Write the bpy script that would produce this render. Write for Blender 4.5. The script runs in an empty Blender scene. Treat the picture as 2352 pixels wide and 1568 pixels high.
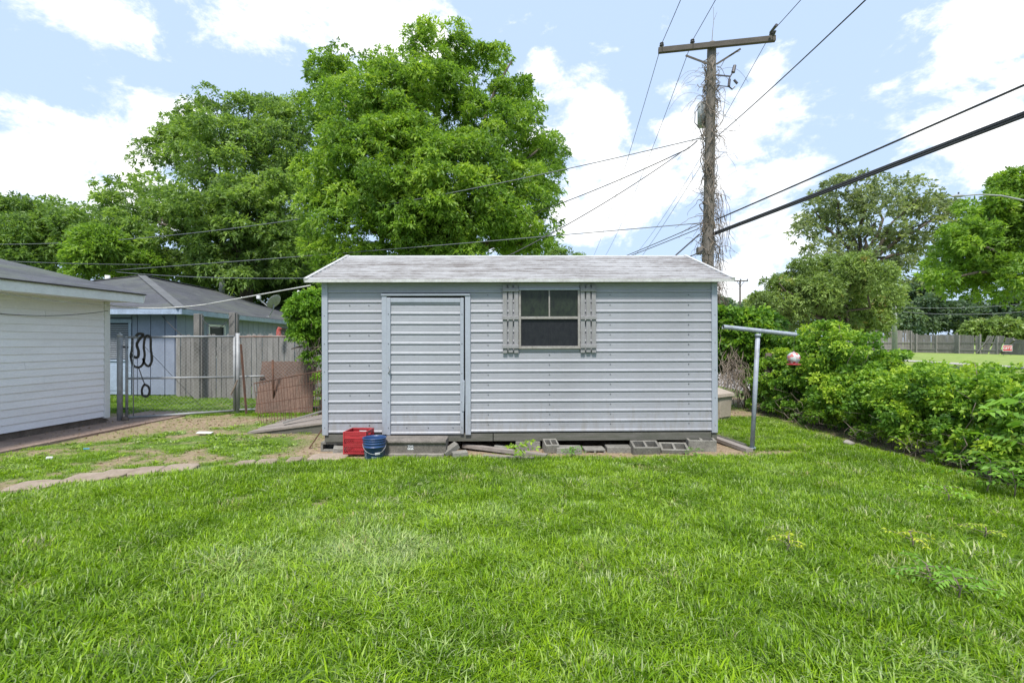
import bpy, math, random
import numpy as np
from mathutils import Vector, Matrix
random.seed(7)
rng = np.random.default_rng(11)
R = math.radians
scene = bpy.context.scene
COL = scene.collection

# ------------------------------------------------------------------ camera
F = 1111.0; CX = 1176.0; CY = 783.5; CAMH = 1.38
cam = bpy.data.cameras.new('camera')
cam.lens = 17.0; cam.sensor_width = 36.0; cam.clip_start = 0.05; cam.clip_end = 2000
camo = bpy.data.objects.new('camera', cam); COL.objects.link(camo)
camo.location = (0, 0, CAMH); camo.rotation_euler = (R(90), 0, 0)
scene.camera = camo
def P(px, py, Y): return Vector(((px-CX)*Y/F, Y, CAMH-(py-CY)*Y/F))
def G(px, py):
    Y = CAMH*F/(py-CY); return ((px-CX)*Y/F, Y)

# ------------------------------------------------------------------ world, sun
SUN_EL, SUN_AZ = 60.0, -172.0       # azimuth measured from +Y, clockwise seen from above
sdir = Vector((math.sin(R(SUN_AZ))*math.cos(R(SUN_EL)), math.cos(R(SUN_AZ))*math.cos(R(SUN_EL)), math.sin(R(SUN_EL))))
W = bpy.data.worlds.new('World'); scene.world = W; W.use_nodes = True
nt = W.node_tree; nt.nodes.clear()
def wn(t, **k):
    n = nt.nodes.new(t)
    for a, b in k.items(): setattr(n, a, b)
    return n
L = lambda a, b: nt.links.new(a, b)
out = wn('ShaderNodeOutputWorld'); 
sky = wn('ShaderNodeTexSky', sky_type='NISHITA', sun_disc=False)
sky.sun_elevation = R(SUN_EL); sky.sun_rotation = R(SUN_AZ); sky.air_density = 1.0; sky.dust_density = 1.2; sky.ozone_density = 1.0
bg = wn('ShaderNodeBackground'); bg.inputs[1].default_value = 0.12
skymix = wn('ShaderNodeMix', data_type='RGBA'); skymix.inputs[0].default_value = 0.84
L(sky.outputs[0], skymix.inputs[6]); skymix.inputs[7].default_value = (4.05, 5.2, 7.15, 1)
L(skymix.outputs[2], bg.inputs[0])
bgc = wn('ShaderNodeBackground')
tc = wn('ShaderNodeTexCoord')
def noise(scale, detail, vec, rough=.55, dist=0.0):
    n = wn('ShaderNodeTexNoise'); n.inputs['Scale'].default_value = scale; n.inputs['Detail'].default_value = detail
    n.inputs['Roughness'].default_value = rough; n.inputs['Distortion'].default_value = dist
    L(vec, n.inputs['Vector']); return n.outputs[0]
def m(op, a, b=None, c=None, clamp=False):
    n = wn('ShaderNodeMath', operation=op, use_clamp=clamp)
    for i, v in enumerate((a, b, c)):
        if v is None: continue
        if isinstance(v, (int, float)): n.inputs[i].default_value = v
        else: L(v, n.inputs[i])
    return n.outputs[0]
D = tc.outputs['Generated']
stretch = wn('ShaderNodeVectorMath', operation='MULTIPLY'); L(D, stretch.inputs[0]); stretch.inputs[1].default_value = (1, 1, 1.7)
nz1 = noise(3.2, 3, stretch.outputs[0], .5); nz2 = noise(7.5, 6, stretch.outputs[0], .66, .2)
# clouds as they stood that day: (direction by azimuth/height, angular half widths)
blobs = [(245, 25, 130, 42), (640, -30, 190, 110), (860, 50, 210, 90), (960, 90, 130, 60), (60, 350, 170, 75), (250, 350, 190, 85), (420,330,120,60),
         (130, 430, 240, 70), (20, 400, 120, 90), (1350, 250, 80, 70), (1330, 330, 140, 75), (1250, 155, 40, 28), (1450, 390, 240, 90), (1560, 300, 110, 70), (1720, 255, 110, 60),
         (1755, 160, 60, 40), (1760, 600, 110, 90), (1830, 560, 90, 40), (1700, 690, 150, 60), (2290, 70, 140, 110), (2200, 150, 110, 60), (2330, 190, 160, 90),
         (2150, 285, 100, 40), (2260, 330, 150, 80), (2320, 380, 120, 45), (1650, 420, 150, 35), (1300, 500, 140, 60), (1430,470,170,45)]
acc = None
for (px, py, rx, ry) in blobs:
    d = Vector((px-CX, F, CY-py)).normalized()
    k = F/math.sqrt((px-CX)**2+F**2+(CY-py)**2)
    sub = wn('ShaderNodeVectorMath', operation='SUBTRACT'); L(D, sub.inputs[0]); sub.inputs[1].default_value = d
    mul = wn('ShaderNodeVectorMath', operation='MULTIPLY'); L(sub.outputs[0], mul.inputs[0])
    sx = F/rx/k; sz = F/ry/k
    mul.inputs[1].default_value = (sx, sx, sz)
    ln = wn('ShaderNodeVectorMath', operation='LENGTH'); L(mul.outputs[0], ln.inputs[0])
    v = m('SUBTRACT', 1.25, ln.outputs['Value'])
    acc = v if acc is None else m('SMOOTH_MAX', acc, v, 0.25)
inview = m('MAXIMUM', acc, -0.75)
gen = m('MULTIPLY_ADD', nz1, 3.6, -2.0)        # general broken cloud
dens = m('ADD', m('MULTIPLY', inview, .85), m('MULTIPLY_ADD', nz2, 4.6, -2.35))
dens = m('ADD', dens, m('MULTIPLY', gen, .18))
sepw = wn('ShaderNodeSeparateXYZ'); L(D, sepw.inputs[0])
# behind and above the viewer the sky goes on with the same broken cloud
back = m('MULTIPLY_ADD', sepw.outputs[1], -3.0, 1.2, clamp=True)
dens2 = m('ADD', gen, m('MULTIPLY_ADD', nz2, 4.6, -2.35))
dens = m('ADD', m('MULTIPLY', dens, m('SUBTRACT', 1.0, back)), m('MULTIPLY', dens2, back))
cov = wn('ShaderNodeMapRange', interpolation_type='SMOOTHSTEP'); L(dens, cov.inputs[0]); cov.inputs[1].default_value = -0.15; cov.inputs[2].default_value = 0.75
shade = wn('ShaderNodeMapRange'); L(noise(4.5, 4, stretch.outputs[0], .5), shade.inputs[0]); shade.inputs[1].default_value = .42; shade.inputs[2].default_value = .62
shade.inputs[3].default_value = .0; shade.inputs[4].default_value = 1.
cc = wn('ShaderNodeMix', data_type='RGBA'); L(shade.outputs[0], cc.inputs[0])
cc.inputs[6].default_value = (.93, .95, .98, 1); cc.inputs[7].default_value = (1.08, 1.08, 1.07, 1)
L(cc.outputs[2], bgc.inputs[0]); bgc.inputs[1].default_value = 1.0
mx = wn('ShaderNodeMixShader'); L(cov.outputs[0], mx.inputs[0]); L(bg.outputs[0], mx.inputs[1]); L(bgc.outputs[0], mx.inputs[2]); L(mx.outputs[0], out.inputs[0])

sl = bpy.data.lights.new('sun', 'SUN'); sl.energy = 3.9; sl.angle = R(9); sl.color = (1, .965, .9)
so = bpy.data.objects.new('sun', sl); COL.objects.link(so); so.rotation_euler = (-sdir).to_track_quat('-Z', 'Y').to_euler(); so.location = (0, 0, 30)
scene.view_settings.view_transform = 'Standard'; scene.view_settings.look = 'None'
scene.view_settings.exposure = 0.5; scene.view_settings.gamma = 1.0; scene.view_settings.use_curve_mapping = False
scene.cycles.max_bounces = 4; scene.cycles.diffuse_bounces = 3; scene.cycles.glossy_bounces = 2; scene.cycles.transmission_bounces = 3; scene.cycles.transparent_max_bounces = 4; W.cycles.sampling_method = 'MANUAL'; W.cycles.sample_map_resolution = 512

# ------------------------------------------------------------------ helpers
def tag(o, label=None, cat=None, group=None, kind=None):
    if label: o['label'] = label
    if cat: o['category'] = cat
    if group: o['group'] = group
    if kind: o['kind'] = kind
    return o
def thing(name, label, cat, loc=(0, 0, 0), rot=(0, 0, 0), group=None):
    o = bpy.data.objects.new(name, None); COL.objects.link(o); o.empty_display_size = .1
    o.location = loc; o.rotation_euler = rot
    return tag(o, label, cat, group)
def adopt(o, parent, keep=False):
    if parent is not None:
        o.parent = parent
        if keep:
            p = parent; M = p.matrix_basis.copy()
            o.matrix_parent_inverse = M.inverted()
def mesh_obj(name, me, mat, parent=None, world=False):
    o = bpy.data.objects.new(name, me); COL.objects.link(o)
    if mat is not None and not me.materials: me.materials.append(mat)
    adopt(o, parent, world)
    return o
class MB:
    def __init__(s): s.v = []; s.f = []
    def add(s, vs, fs):
        n = len(s.v); s.v += [tuple(v) for v in vs]; s.f += [tuple(i+n for i in f) for f in fs]
    def box(s, a, b, M=None):
        (x0, y0, z0), (x1, y1, z1) = a, b
        vs = [Vector(p) for p in ((x0,y0,z0),(x1,y0,z0),(x1,y1,z0),(x0,y1,z0),(x0,y0,z1),(x1,y0,z1),(x1,y1,z1),(x0,y1,z1))]
        if M is not None: vs = [M @ v for v in vs]
        s.add(vs, [(0,3,2,1),(4,5,6,7),(0,1,5,4),(1,2,6,5),(2,3,7,6),(3,0,4,7)])
    def bev(s, a, b, c=.006, M=None):
        """box with chamfered edges"""
        (x0, y0, z0), (x1, y1, z1) = a, b
        o = Vector(((x0+x1)/2, (y0+y1)/2, (z0+z1)/2)); h = Vector(((x1-x0)/2, (y1-y0)/2, (z1-z0)/2))
        vs = []; 
        for sx in (-1, 1):
            for sy in (-1, 1):
                for sz in (-1, 1):
                    for ax in range(3):
                        p = Vector((sx*(h.x-c), sy*(h.y-c), sz*(h.z-c)))
                        p[ax] = (sx, sy, sz)[ax]*h[ax]
                        vs.append(o+p)
        if M is not None: vs = [M @ v for v in vs]
        I = lambda sx, sy, sz, ax: ((sx > 0)*4+(sy > 0)*2+(sz > 0))*3+ax
        fs = []
        fs += [(I(1,-1,-1,0),I(1,1,-1,0),I(1,1,1,0),I(1,-1,1,0)), (I(-1,-1,-1,0),I(-1,-1,1,0),I(-1,1,1,0),I(-1,1,-1,0))]
        fs += [(I(-1,1,-1,1),I(-1,1,1,1),I(1,1,1,1),I(1,1,-1,1)), (I(-1,-1,-1,1),I(1,-1,-1,1),I(1,-1,1,1),I(-1,-1,1,1))]
        fs += [(I(-1,-1,1,2),I(1,-1,1,2),I(1,1,1,2),I(-1,1,1,2)), (I(-1,-1,-1,2),I(-1,1,-1,2),I(1,1,-1,2),I(1,-1,-1,2))]
        for sx in (-1, 1):
            for sy in (-1, 1): fs.append((I(sx,sy,-1,0),I(sx,sy,1,0),I(sx,sy,1,1),I(sx,sy,-1,1)))
            for sz in (-1, 1): fs.append((I(sx,-1,sz,0),I(sx,1,sz,0),I(sx,1,sz,2),I(sx,-1,sz,2)))
        for sy in (-1, 1):
            for sz in (-1, 1): fs.append((I(-1,sy,sz,1),I(1,sy,sz,1),I(1,sy,sz,2),I(-1,sy,sz,2)))
        for sx in (-1, 1):
            for sy in (-1, 1):
                for sz in (-1, 1): fs.append((I(sx,sy,sz,0),I(sx,sy,sz,1),I(sx,sy,sz,2)))
        s.add(vs, fs)
    def bar(s, a, b, w, h, up=(0, 0, 1)):
        a = Vector(a); b = Vector(b); d = (b-a); l = d.length; d.normalize()
        u = Vector(up); x = d.cross(u); 
        if x.length < 1e-4: x = d.cross(Vector((0, 1, 0)))
        x.normalize(); u = x.cross(d)
        vs = []
        for p in (a, b):
            for (i, j) in ((-1,-1),(1,-1),(1,1),(-1,1)): vs.append(p+x*(i*w/2)+u*(j*h/2))
        s.add(vs, [(0,1,2,3),(7,6,5,4),(0,4,5,1),(1,5,6,2),(2,6,7,3),(3,7,4,0)])
    def tube(s, pts, r, n=8, caps=True):
        pts = [Vector(p) for p in pts]
        if isinstance(r, (int, float)): r = [r]*len(pts)
        prev = None; base = len(s.v); rings = []
        for i, p in enumerate(pts):
            d = (pts[min(i+1, len(pts)-1)]-pts[max(i-1, 0)]).normalized()
            if prev is None:
                x = d.cross(Vector((0, 0, 1)))
                if x.length < .05: x = d.cross(Vector((0, 1, 0)))
            else: x = prev-d*prev.dot(d)
            x.normalize(); prev = x; y = d.cross(x)
            for k in range(n):
                a = 2*math.pi*k/n
                s.v.append(tuple(p+(x*math.cos(a)+y*math.sin(a))*r[i]))
        for i in range(len(pts)-1):
            for k in range(n):
                a = base+i*n+k; b = base+i*n+(k+1) % n
                s.f.append((a, b, b+n, a+n))
        if caps:
            s.f.append(tuple(base+k for k in range(n))[::-1]); s.f.append(tuple(base+(len(pts)-1)*n+k for k in range(n)))
    def lathe(s, prof, n=24, c=(0, 0, 0), cap0=True, cap1=False):
        base = len(s.v)
        for (r, z) in prof:
            for k in range(n):
                a = 2*math.pi*k/n; s.v.append((c[0]+r*math.cos(a), c[1]+r*math.sin(a), c[2]+z))
        for i in range(len(prof)-1):
            for k in range(n):
                a = base+i*n+k; b = base+i*n+(k+1) % n
                s.f.append((a, b, b+n, a+n))
        if cap0: s.f.append(tuple(base+k for k in range(n))[::-1])
        if cap1: s.f.append(tuple(base+(len(prof)-1)*n+k for k in range(n)))
    def quad(s, *p): s.add(p, [tuple(range(len(p)))])
    def mesh(s, name, mat=None, smooth=False):
        me = bpy.data.meshes.new(name); me.from_pydata(s.v, [], s.f); me.update()
        if mat is not None: me.materials.append(mat)
        if smooth: me.polygons.foreach_set('use_smooth', [True]*len(me.polygons))
        return me
    def build(s, name, mat, parent=None, world=False, smooth=False):
        return mesh_obj(name, s.mesh(name, mat, smooth), None, parent, world)

# ------------------------------------------------------------------ materials
def mat_new(name):
    mt = bpy.data.materials.new(name); mt.use_nodes = True; t = mt.node_tree
    return mt, t, t.nodes['Principled BSDF']
def N(t, typ, **k):
    n = t.nodes.new(typ)
    for a, b in k.items(): setattr(n, a, b)
    return n
def ramp(t, fac, stops):
    r = N(t, 'ShaderNodeValToRGB'); e = r.color_ramp.elements
    while len(e) < len(stops): e.new(.5)
    for i, (p, c) in enumerate(stops): e[i].position = p; e[i].color = (*c, 1) if len(c) == 3 else c
    t.links.new(fac, r.inputs[0]); return r.outputs[0]
def tnoise(t, scale, detail=4, rough=.6, stretch=(1, 1, 1), coord='Object', dist=0, rnd=False):
    c = N(t, 'ShaderNodeTexCoord'); mp = N(t, 'ShaderNodeMapping'); mp.inputs['Scale'].default_value = stretch
    t.links.new(c.outputs[coord], mp.inputs[0])
    if rnd:
        oi = N(t, 'ShaderNodeObjectInfo'); s = N(t, 'ShaderNodeMath', operation='MULTIPLY'); s.inputs[1].default_value = 37.
        t.links.new(oi.outputs['Random'], s.inputs[0]); t.links.new(s.outputs[0], mp.inputs['Location'])
    n = N(t, 'ShaderNodeTexNoise'); n.inputs['Scale'].default_value = scale; n.inputs['Detail'].default_value = detail; n.inputs['Roughness'].default_value = rough
    n.inputs['Distortion'].default_value = dist
    t.links.new(mp.outputs[0], n.inputs['Vector']); return n.outputs[0]
def mixc(t, fac, a, b, mode='MIX'):
    n = N(t, 'ShaderNodeMix', data_type='RGBA', blend_type=mode)
    for s, v in ((0, fac), (6, a), (7, b)):
        if isinstance(v, (int, float)): n.inputs[s].default_value = v
        elif isinstance(v, tuple): n.inputs[s].default_value = (*v, 1)
        else: t.links.new(v, n.inputs[s])
    return n.outputs[2]
def bump(t, b, h, strength=.3, dist=.01):
    n = N(t, 'ShaderNodeBump'); n.inputs['Strength'].default_value = strength; n.inputs['Distance'].default_value = dist
    t.links.new(h, n.inputs['Height']); t.links.new(n.outputs[0], b.inputs['Normal'])
def weathered(name, base, dirt, rough=.6, scale=3, amt=(.35, .75), stretch=(1, 1, 1), fine=40, fineamt=.25, bumpk=.2, metal=0, rnd=False, obj_var=0.0):
    mt, t, b = mat_new(name)
    f = ramp(t, tnoise(t, scale, 6, .65, stretch, rnd=rnd), [(amt[0], (0, 0, 0)), (amt[1], (1, 1, 1))])
    c = mixc(t, f, base, dirt)
    fn = tnoise(t, fine, 3, .7, stretch, rnd=rnd)
    g = ramp(t, fn, [(.3, (1-fineamt,)*3), (.7, (1+fineamt*.4,)*3)])
    c = mixc(t, 1.0, c, g, 'MULTIPLY')
    if obj_var:
        oi = N(t, 'ShaderNodeObjectInfo'); g2 = ramp(t, oi.outputs['Random'], [(0, (1-obj_var,)*3), (1, (1+obj_var*.5,)*3)])
        c = mixc(t, 1.0, c, g2, 'MULTIPLY')
    t.links.new(c, b.inputs['Base Color']); b.inputs['Roughness'].default_value = rough; b.inputs['Metallic'].default_value = metal
    if bumpk: bump(t, b, fn, bumpk, .004)
    return mt
M = {}
M['shed'] = weathered('shed_metal', (.32, .325, .36), (.26, .262, .285), .42, 1.3, (.4, .8), (1, 1, 2.5), 22, .10, .03)
M['shed_trim'] = weathered('shed_trim', (.34, .365, .42), (.28, .30, .34), .4, 2.0, (.4, .85), (2, 2, 1), 25, .1, .03)
M['door_metal'] = weathered('door_metal', (.32, .33, .365), (.26, .265, .29), .42, 1.5, (.45, .8), (1, 1, 2.5), 22, .12, .05)
M['skid'] = weathered('skid_wood', (.15, .14, .125), (.08, .085, .06), .9, 4, (.35, .7), (1, 4, 6), 50, .4, .4)
M['greywood'] = weathered('grey_wood', (.30, .285, .27), (.17, .16, .15), .9, 3, (.3, .75), (9, 9, 1.2), 30, .4, .5, rnd=True, obj_var=.22)
M['shutter'] = weathered('shutter_wood', (.29, .285, .30), (.21, .20, .19), .8, 5, (.3, .8), (6, 6, 1.5), 40, .25, .3, rnd=True)
M['rail'] = weathered('plank_wood', (.33, .29, .26), (.20, .17, .15), .9, 3, (.3, .75), (1.5, 8, 8), 30, .4, .5, rnd=True)
M['concrete'] = weathered('concrete', (.34, .31, .27), (.15, .13, .11), .9, 4, (.3, .75), (1, 1, 1), 40, .4, .5, rnd=True)
M['block'] = weathered('block_concrete', (.30, .285, .25), (.16, .15, .13), .95, 6, (.3, .75), (1, 1, 1), 60, .4, .6, rnd=True, obj_var=.2)
def grime(mt):
    t = mt.node_tree; b = t.nodes['Principled BSDF']; lk = b.inputs['Base Color'].links[0].from_socket
    ge = N(t, 'ShaderNodeNewGeometry'); sp_ = N(t, 'ShaderNodeSeparateXYZ'); t.links.new(ge.outputs['Position'], sp_.inputs[0])
    mp = N(t, 'ShaderNodeMapping'); mp.inputs['Scale'].default_value = (5, 1, 1.2); t.links.new(ge.outputs['Position'], mp.inputs[0])
    n = N(t, 'ShaderNodeTexNoise'); n.inputs['Scale'].default_value = 3.0; n.inputs['Detail'].default_value = 8; n.inputs['Roughness'].default_value = .7; t.links.new(mp.outputs[0], n.inputs['Vector'])
    h = N(t, 'ShaderNodeMapRange'); t.links.new(sp_.outputs[2], h.inputs[0]); h.inputs[1].default_value = .2; h.inputs[2].default_value = .75; h.inputs[3].default_value = .20; h.inputs[4].default_value = -.02
    a = N(t, 'ShaderNodeMath', operation='ADD'); t.links.new(n.outputs[0], a.inputs[0]); t.links.new(h.outputs[0], a.inputs[1])
    f = ramp(t, a.outputs[0], [(.60, (0, 0, 0)), (.84, (.42, .42, .42))])
    t.links.new(mixc(t, f, lk, (.20, .17, .13)), b.inputs['Base Color'])
M['step'] = weathered('step_concrete', (.24, .21, .185), (.11, .10, .085), .95, 5, (.3, .7), (1, 1, 1), 70, .45, .7)
M['paver'] = weathered('paver_stone', (.36, .29, .23), (.22, .165, .12), .95, 5, (.3, .75), (1, 1, 1), 50, .3, .4, rnd=True, obj_var=.15)
M['path'] = weathered('path_concrete', (.36, .26, .21), (.20, .14, .11), .95, 2.0, (.3, .75), (1, 1, 1), 40, .3, .3)
M['siding_white'] = weathered('garage_siding', (.84, .82, .86), (.74, .71, .73), .7, 1.2, (.35, .8), (1, 1, 3), 28, .08, .04, rnd=True)
M['white_trim'] = weathered('white_trim', (.72, .72, .72), (.55, .54, .52), .6, 3, (.4, .85), (1, 1, 1), 25, .08, .03)
M['found'] = weathered('foundation', (.20, .16, .13), (.10, .08, .065), .95, 5, (.3, .7), (1, 1, 1), 40, .4, .5)
M['blue_wall'] = weathered('blue_siding', (.28, .32, .42), (.21, .24, .32), .8, 2, (.3, .8), (1, 1, 1), 30, .12, .1)
M['blue_fascia'] = weathered('blue_fascia', (.36, .44, .56), (.22, .27, .34), .7, 4, (.4, .8), (1, 1, 1), 30, .2, .1)
M['galv'] = weathered('galvanised', (.36, .37, .38), (.22, .22, .22), .6, 8, (.4, .8), (1, 1, 1), 60, .2, .05, metal=.2)
M['tpole'] = weathered('grey_pipe', (.33, .36, .42), (.20, .21, .23), .5, 9, (.45, .8), (1, 1, 1), 50, .2, .08)
M['darkmetal'] = weathered('dark_metal', (.07, .07, .075), (.035, .035, .04), .6, 8, (.4, .8))
M['rust'] = weathered('rusty_metal', (.16, .075, .045), (.08, .05, .04), .9, 6, (.35, .7), (1, 1, 1), 50, .4, .3)
M['rustboard'] = weathered('rust_board', (.20, .125, .095), (.11, .075, .06), .9, 2.5, (.3, .75), (1.5, 1.5, .6), 25, .35, .3)
M['polewood'] = weathered('pole_wood', (.24, .21, .18), (.12, .105, .09), .95, 3, (.3, .7), (10, 10, .6), 30, .4, .6)
M['armwood'] = weathered('arm_wood', (.13, .11, .095), (.08, .07, .06), .95, 3, (.3, .7), (1, 6, 6), 30, .35, .4)
M['wire'] = weathered('wire_black', (.035, .035, .038), (.05, .05, .055), .6)
M['wire_grey'] = weathered('wire_grey', (.17, .18, .20), (.12, .13, .15), .6)
M['wire_white'] = weathered('wire_white', (.62, .61, .58), (.45, .44, .42), .6)
M['can'] = weathered('transformer_can', (.50, .52, .53), (.38, .36, .33), .5, 5)
M['twig'] = weathered('twig', (.26, .21, .165), (.15, .12, .095), .95)
M['bark'] = weathered('bark', (.15, .12, .095), (.08, .065, .05), .95, 4, (.3, .7), (4, 4, 1), 40, .5, .8)
M['blackstrap'] = weathered('strap_webbing', (.035, .033, .03), (.09, .08, .065), .8, 9)
M['beige'] = weathered('beige_plastic', (.44, .38, .32), (.32, .26, .21), .6, 4)
M['rock'] = weathered('rock', (.36, .33, .29), (.20, .18, .16), .9, 9, (.3, .7), (1, 1, 1), 50, .3, .5)
M['white'] = weathered('white_scrap', (.75, .75, .75), (.6, .6, .6), .6)
M['farfence'] = weathered('far_fence_wood', (.27, .25, .235), (.16, .145, .14), .95, .9, (.3, .7), (3, 3, 1), 12, .3, .2)
M['dark_inside'] = weathered('dark_interior', (.02, .02, .02), (.03, .03, .03), .9)
M['redplastic'] = weathered('red_plastic', (.42, .035, .045), (.30, .03, .035), .4, 6, (.4, .8), (1, 1, 1), 60, .12, .03)
M['bluebucket'] = weathered('blue_plastic', (.022, .06, .17), (.035, .075, .16), .35, 6, (.4, .8), (1, 1, 1), 60, .12, .03)
M['road'] = weathered('road_surface', (.42, .39, .37), (.32, .29, .27), .95, .8, (.3, .7), (1, 1, 1), 15, .2, .3)

for k_ in ('shed', 'shed_trim', 'door_metal'): grime(M[k_])

def shingle_mat(name, c1, c2, moss, rot=(0, 0, 0)):
    mt, t, b = mat_new(name)
    c = N(t, 'ShaderNodeUVMap')
    br = N(t, 'ShaderNodeTexBrick'); br.inputs['Scale'].default_value = 1; br.inputs['Brick Width'].default_value = .3; br.inputs['Row Height'].default_value = .14
    br.inputs['Mortar Size'].default_value = .006; br.inputs['Color1'].default_value = (*c1, 1); br.inputs['Color2'].default_value = (*c2, 1); br.inputs['Mortar'].default_value = tuple(x*.35 for x in c1)+(1,)
    t.links.new(c.outputs[0], br.inputs['Vector'])
    f = ramp(t, tnoise(t, .7, 6, .65), [(.45, (0, 0, 0)), (.75, (1, 1, 1))])
    col = mixc(t, f, br.outputs[0], moss)
    fn = tnoise(t, 30, 3, .7); g = ramp(t, fn, [(.3, (.7,)*3), (.7, (1.15,)*3)])
    col = mixc(t, 1., col, g, 'MULTIPLY')
    t.links.new(col, b.inputs['Base Color']); b.inputs['Roughness'].default_value = .95
    bump(t, b, br.outputs[0], .5, .01)
    return mt
M['shingle'] = shingle_mat('shingles_grey', (.092, .094, .108), (.056, .058, .066), (.115, .125, .10))
M['shingle_garage'] = shingle_mat('shingles_garage', (.092, .095, .11), (.06, .062, .072), (.11, .13, .085))

def roof_metal():
    mt, t, b = mat_new('shed_roof_metal')
    a = tnoise(t, 1.3, 6, .7, (.5, 5, 1)); a2 = tnoise(t, 10, 7, .8, (.45, 16, 1))
    mm = N(t, 'ShaderNodeMath', operation='MULTIPLY_ADD'); t.links.new(a, mm.inputs[0]); mm.inputs[1].default_value = .45
    m3 = N(t, 'ShaderNodeMath', operation='MULTIPLY'); t.links.new(a2, m3.inputs[0]); m3.inputs[1].default_value = .55; t.links.new(m3.outputs[0], mm.inputs[2])
    f = ramp(t, mm.outputs[0], [(.44, (0, 0, 0)), (.58, (1, 1, 1))])
    c = mixc(t, f, (.39, .385, .39), (.14, .12, .11))
    t.links.new(c, b.inputs['Base Color']); b.inputs['Roughness'].default_value = .5
    return mt
M['shed_roof'] = roof_metal()

def foliage(name, stops, transl=.35, rough=.5, inst=False, spec=.35):
    mt, t, b = mat_new(name)
    at = N(t, 'ShaderNodeAttribute', attribute_name='tint'); 
    if inst: at.attribute_type = 'INSTANCER'
    col = ramp(t, at.outputs['Fac'], stops)
    if inst:
        at2 = N(t, 'ShaderNodeAttribute', attribute_name='bt')
        g = ramp(t, at2.outputs['Fac'], [(.12, (.30, .36, .4)), (.42, (.88, .92, .8)), (.7, (1.25, 1.16, 1))])
        col = mixc(t, 1., col, g, 'MULTIPLY')
        pf = ramp(t, at2.outputs['Fac'], [(.74, (0, 0, 0)), (.93, (.75, .75, .75))])  # palest blades: glints painted into the colour, along with whitish leaf backs
        col = mixc(t, pf, col, (.44, .49, .29))
    t.links.new(col, b.inputs['Base Color']); b.inputs['Roughness'].default_value = rough; b.inputs['Specular IOR Level'].default_value = spec
    tr = N(t, 'ShaderNodeBsdfTranslucent'); hs = mixc(t, 1., col, (1.25, 1.3, .55), 'MULTIPLY'); t.links.new(hs, tr.inputs[0])
    ms = N(t, 'ShaderNodeMixShader'); ms.inputs[0].default_value = transl
    t.links.new(b.outputs[0], ms.inputs[1]); t.links.new(tr.outputs[0], ms.inputs[2])
    t.links.new(ms.outputs[0], t.nodes['Material Output'].inputs[0])
    return mt
M['leaf_main'] = foliage('leaf_bright', [(0, (.09, .175, .03)), (.5, (.20, .34, .05)), (1, (.38, .52, .085))], .46)
M['leaf_dark'] = foliage('leaf_dark', [(0, (.09, .155, .05)), (.5, (.19, .30, .08)), (1, (.32, .45, .11))], .46)
M['leaf_oak'] = foliage('leaf_oak', [(0, (.13, .165, .11)), (.5, (.22, .27, .15)), (1, (.33, .38, .19))], .46)
M['leaf_myrtle'] = foliage('leaf_myrtle', [(0, (.12, .18, .055)), (.6, (.24, .34, .095)), (.93, (.33, .42, .11)), (1, (.45, .34, .16))], .35)
M['leaf_far'] = foliage('leaf_far', [(0, (.07, .12, .07)), (.5, (.13, .20, .11)), (1, (.22, .30, .15))], .38)
M['leaf_hedge'] = foliage('leaf_hedge', [(0, (.055, .13, .025)), (.45, (.14, .28, .035)), (.7, (.24, .40, .045)), (1, (.42, .56, .06))], .42)
M['leaf_shrub'] = foliage('leaf_shrub', [(0, (.07, .16, .02)), (.5, (.16, .32, .03)), (1, (.30, .46, .06))], .40)
M['leaf_weed'] = foliage('leaf_weed', [(0, (.12, .28, .04)), (.5, (.24, .44, .06)), (1, (.50, .55, .05))], .4)
M['grass'] = foliage('grass_blades', [(0, (.075, .15, .006)), (.35, (.165, .305, .009)), (.6, (.27, .43, .014)), (.8, (.36, .50, .17)), (.92, (.44, .50, .27)), (1, (.44, .40, .22))], .40, .38, inst=True, spec=.30)

# ------------------------------------------------------------------ leaf clouds
def leaf_mesh(name, C, Dr, Ln, Wd, tint, mat, droop=.25):
    """C centres, Dr unit direction of each leaf, Ln, Wd sizes; one bent quad pair per leaf"""
    n = len(C)
    rnd = rng.normal(size=(n, 3)); side = np.cross(Dr, rnd); side /= np.linalg.norm(side, axis=1)[:, None]+1e-9
    tip = C+Dr*Ln[:, None]; tip[:, 2] -= droop*Ln
    mid = C+Dr*(Ln*.45)[:, None]
    a = mid+side*(Wd*.5)[:, None]; b = mid-side*(Wd*.5)[:, None]
    V = np.stack([C, a, tip, b], 1).reshape(-1, 3)
    me = bpy.data.meshes.new(name)
    me.vertices.add(4*n); me.vertices.foreach_set('co', V.astype(np.float32).ravel())
    me.loops.add(4*n); me.loops.foreach_set('vertex_index', np.arange(4*n, dtype=np.int32))
    me.polygons.add(n); me.polygons.foreach_set('loop_start', np.arange(0, 4*n, 4, dtype=np.int32)); me.polygons.foreach_set('loop_total', np.full(n, 4, dtype=np.int32))
    me.update(calc_edges=True)
    at = me.attributes.new('tint', 'FLOAT', 'POINT'); at.data.foreach_set('value', np.repeat(tint, 4).astype(np.float32))
    me.materials.append(mat)
    return me
def unit(a): return a/(np.linalg.norm(a, axis=1)[:, None]+1e-9)
def sph(n):
    return unit(rng.normal(size=(n, 3)))
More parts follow.
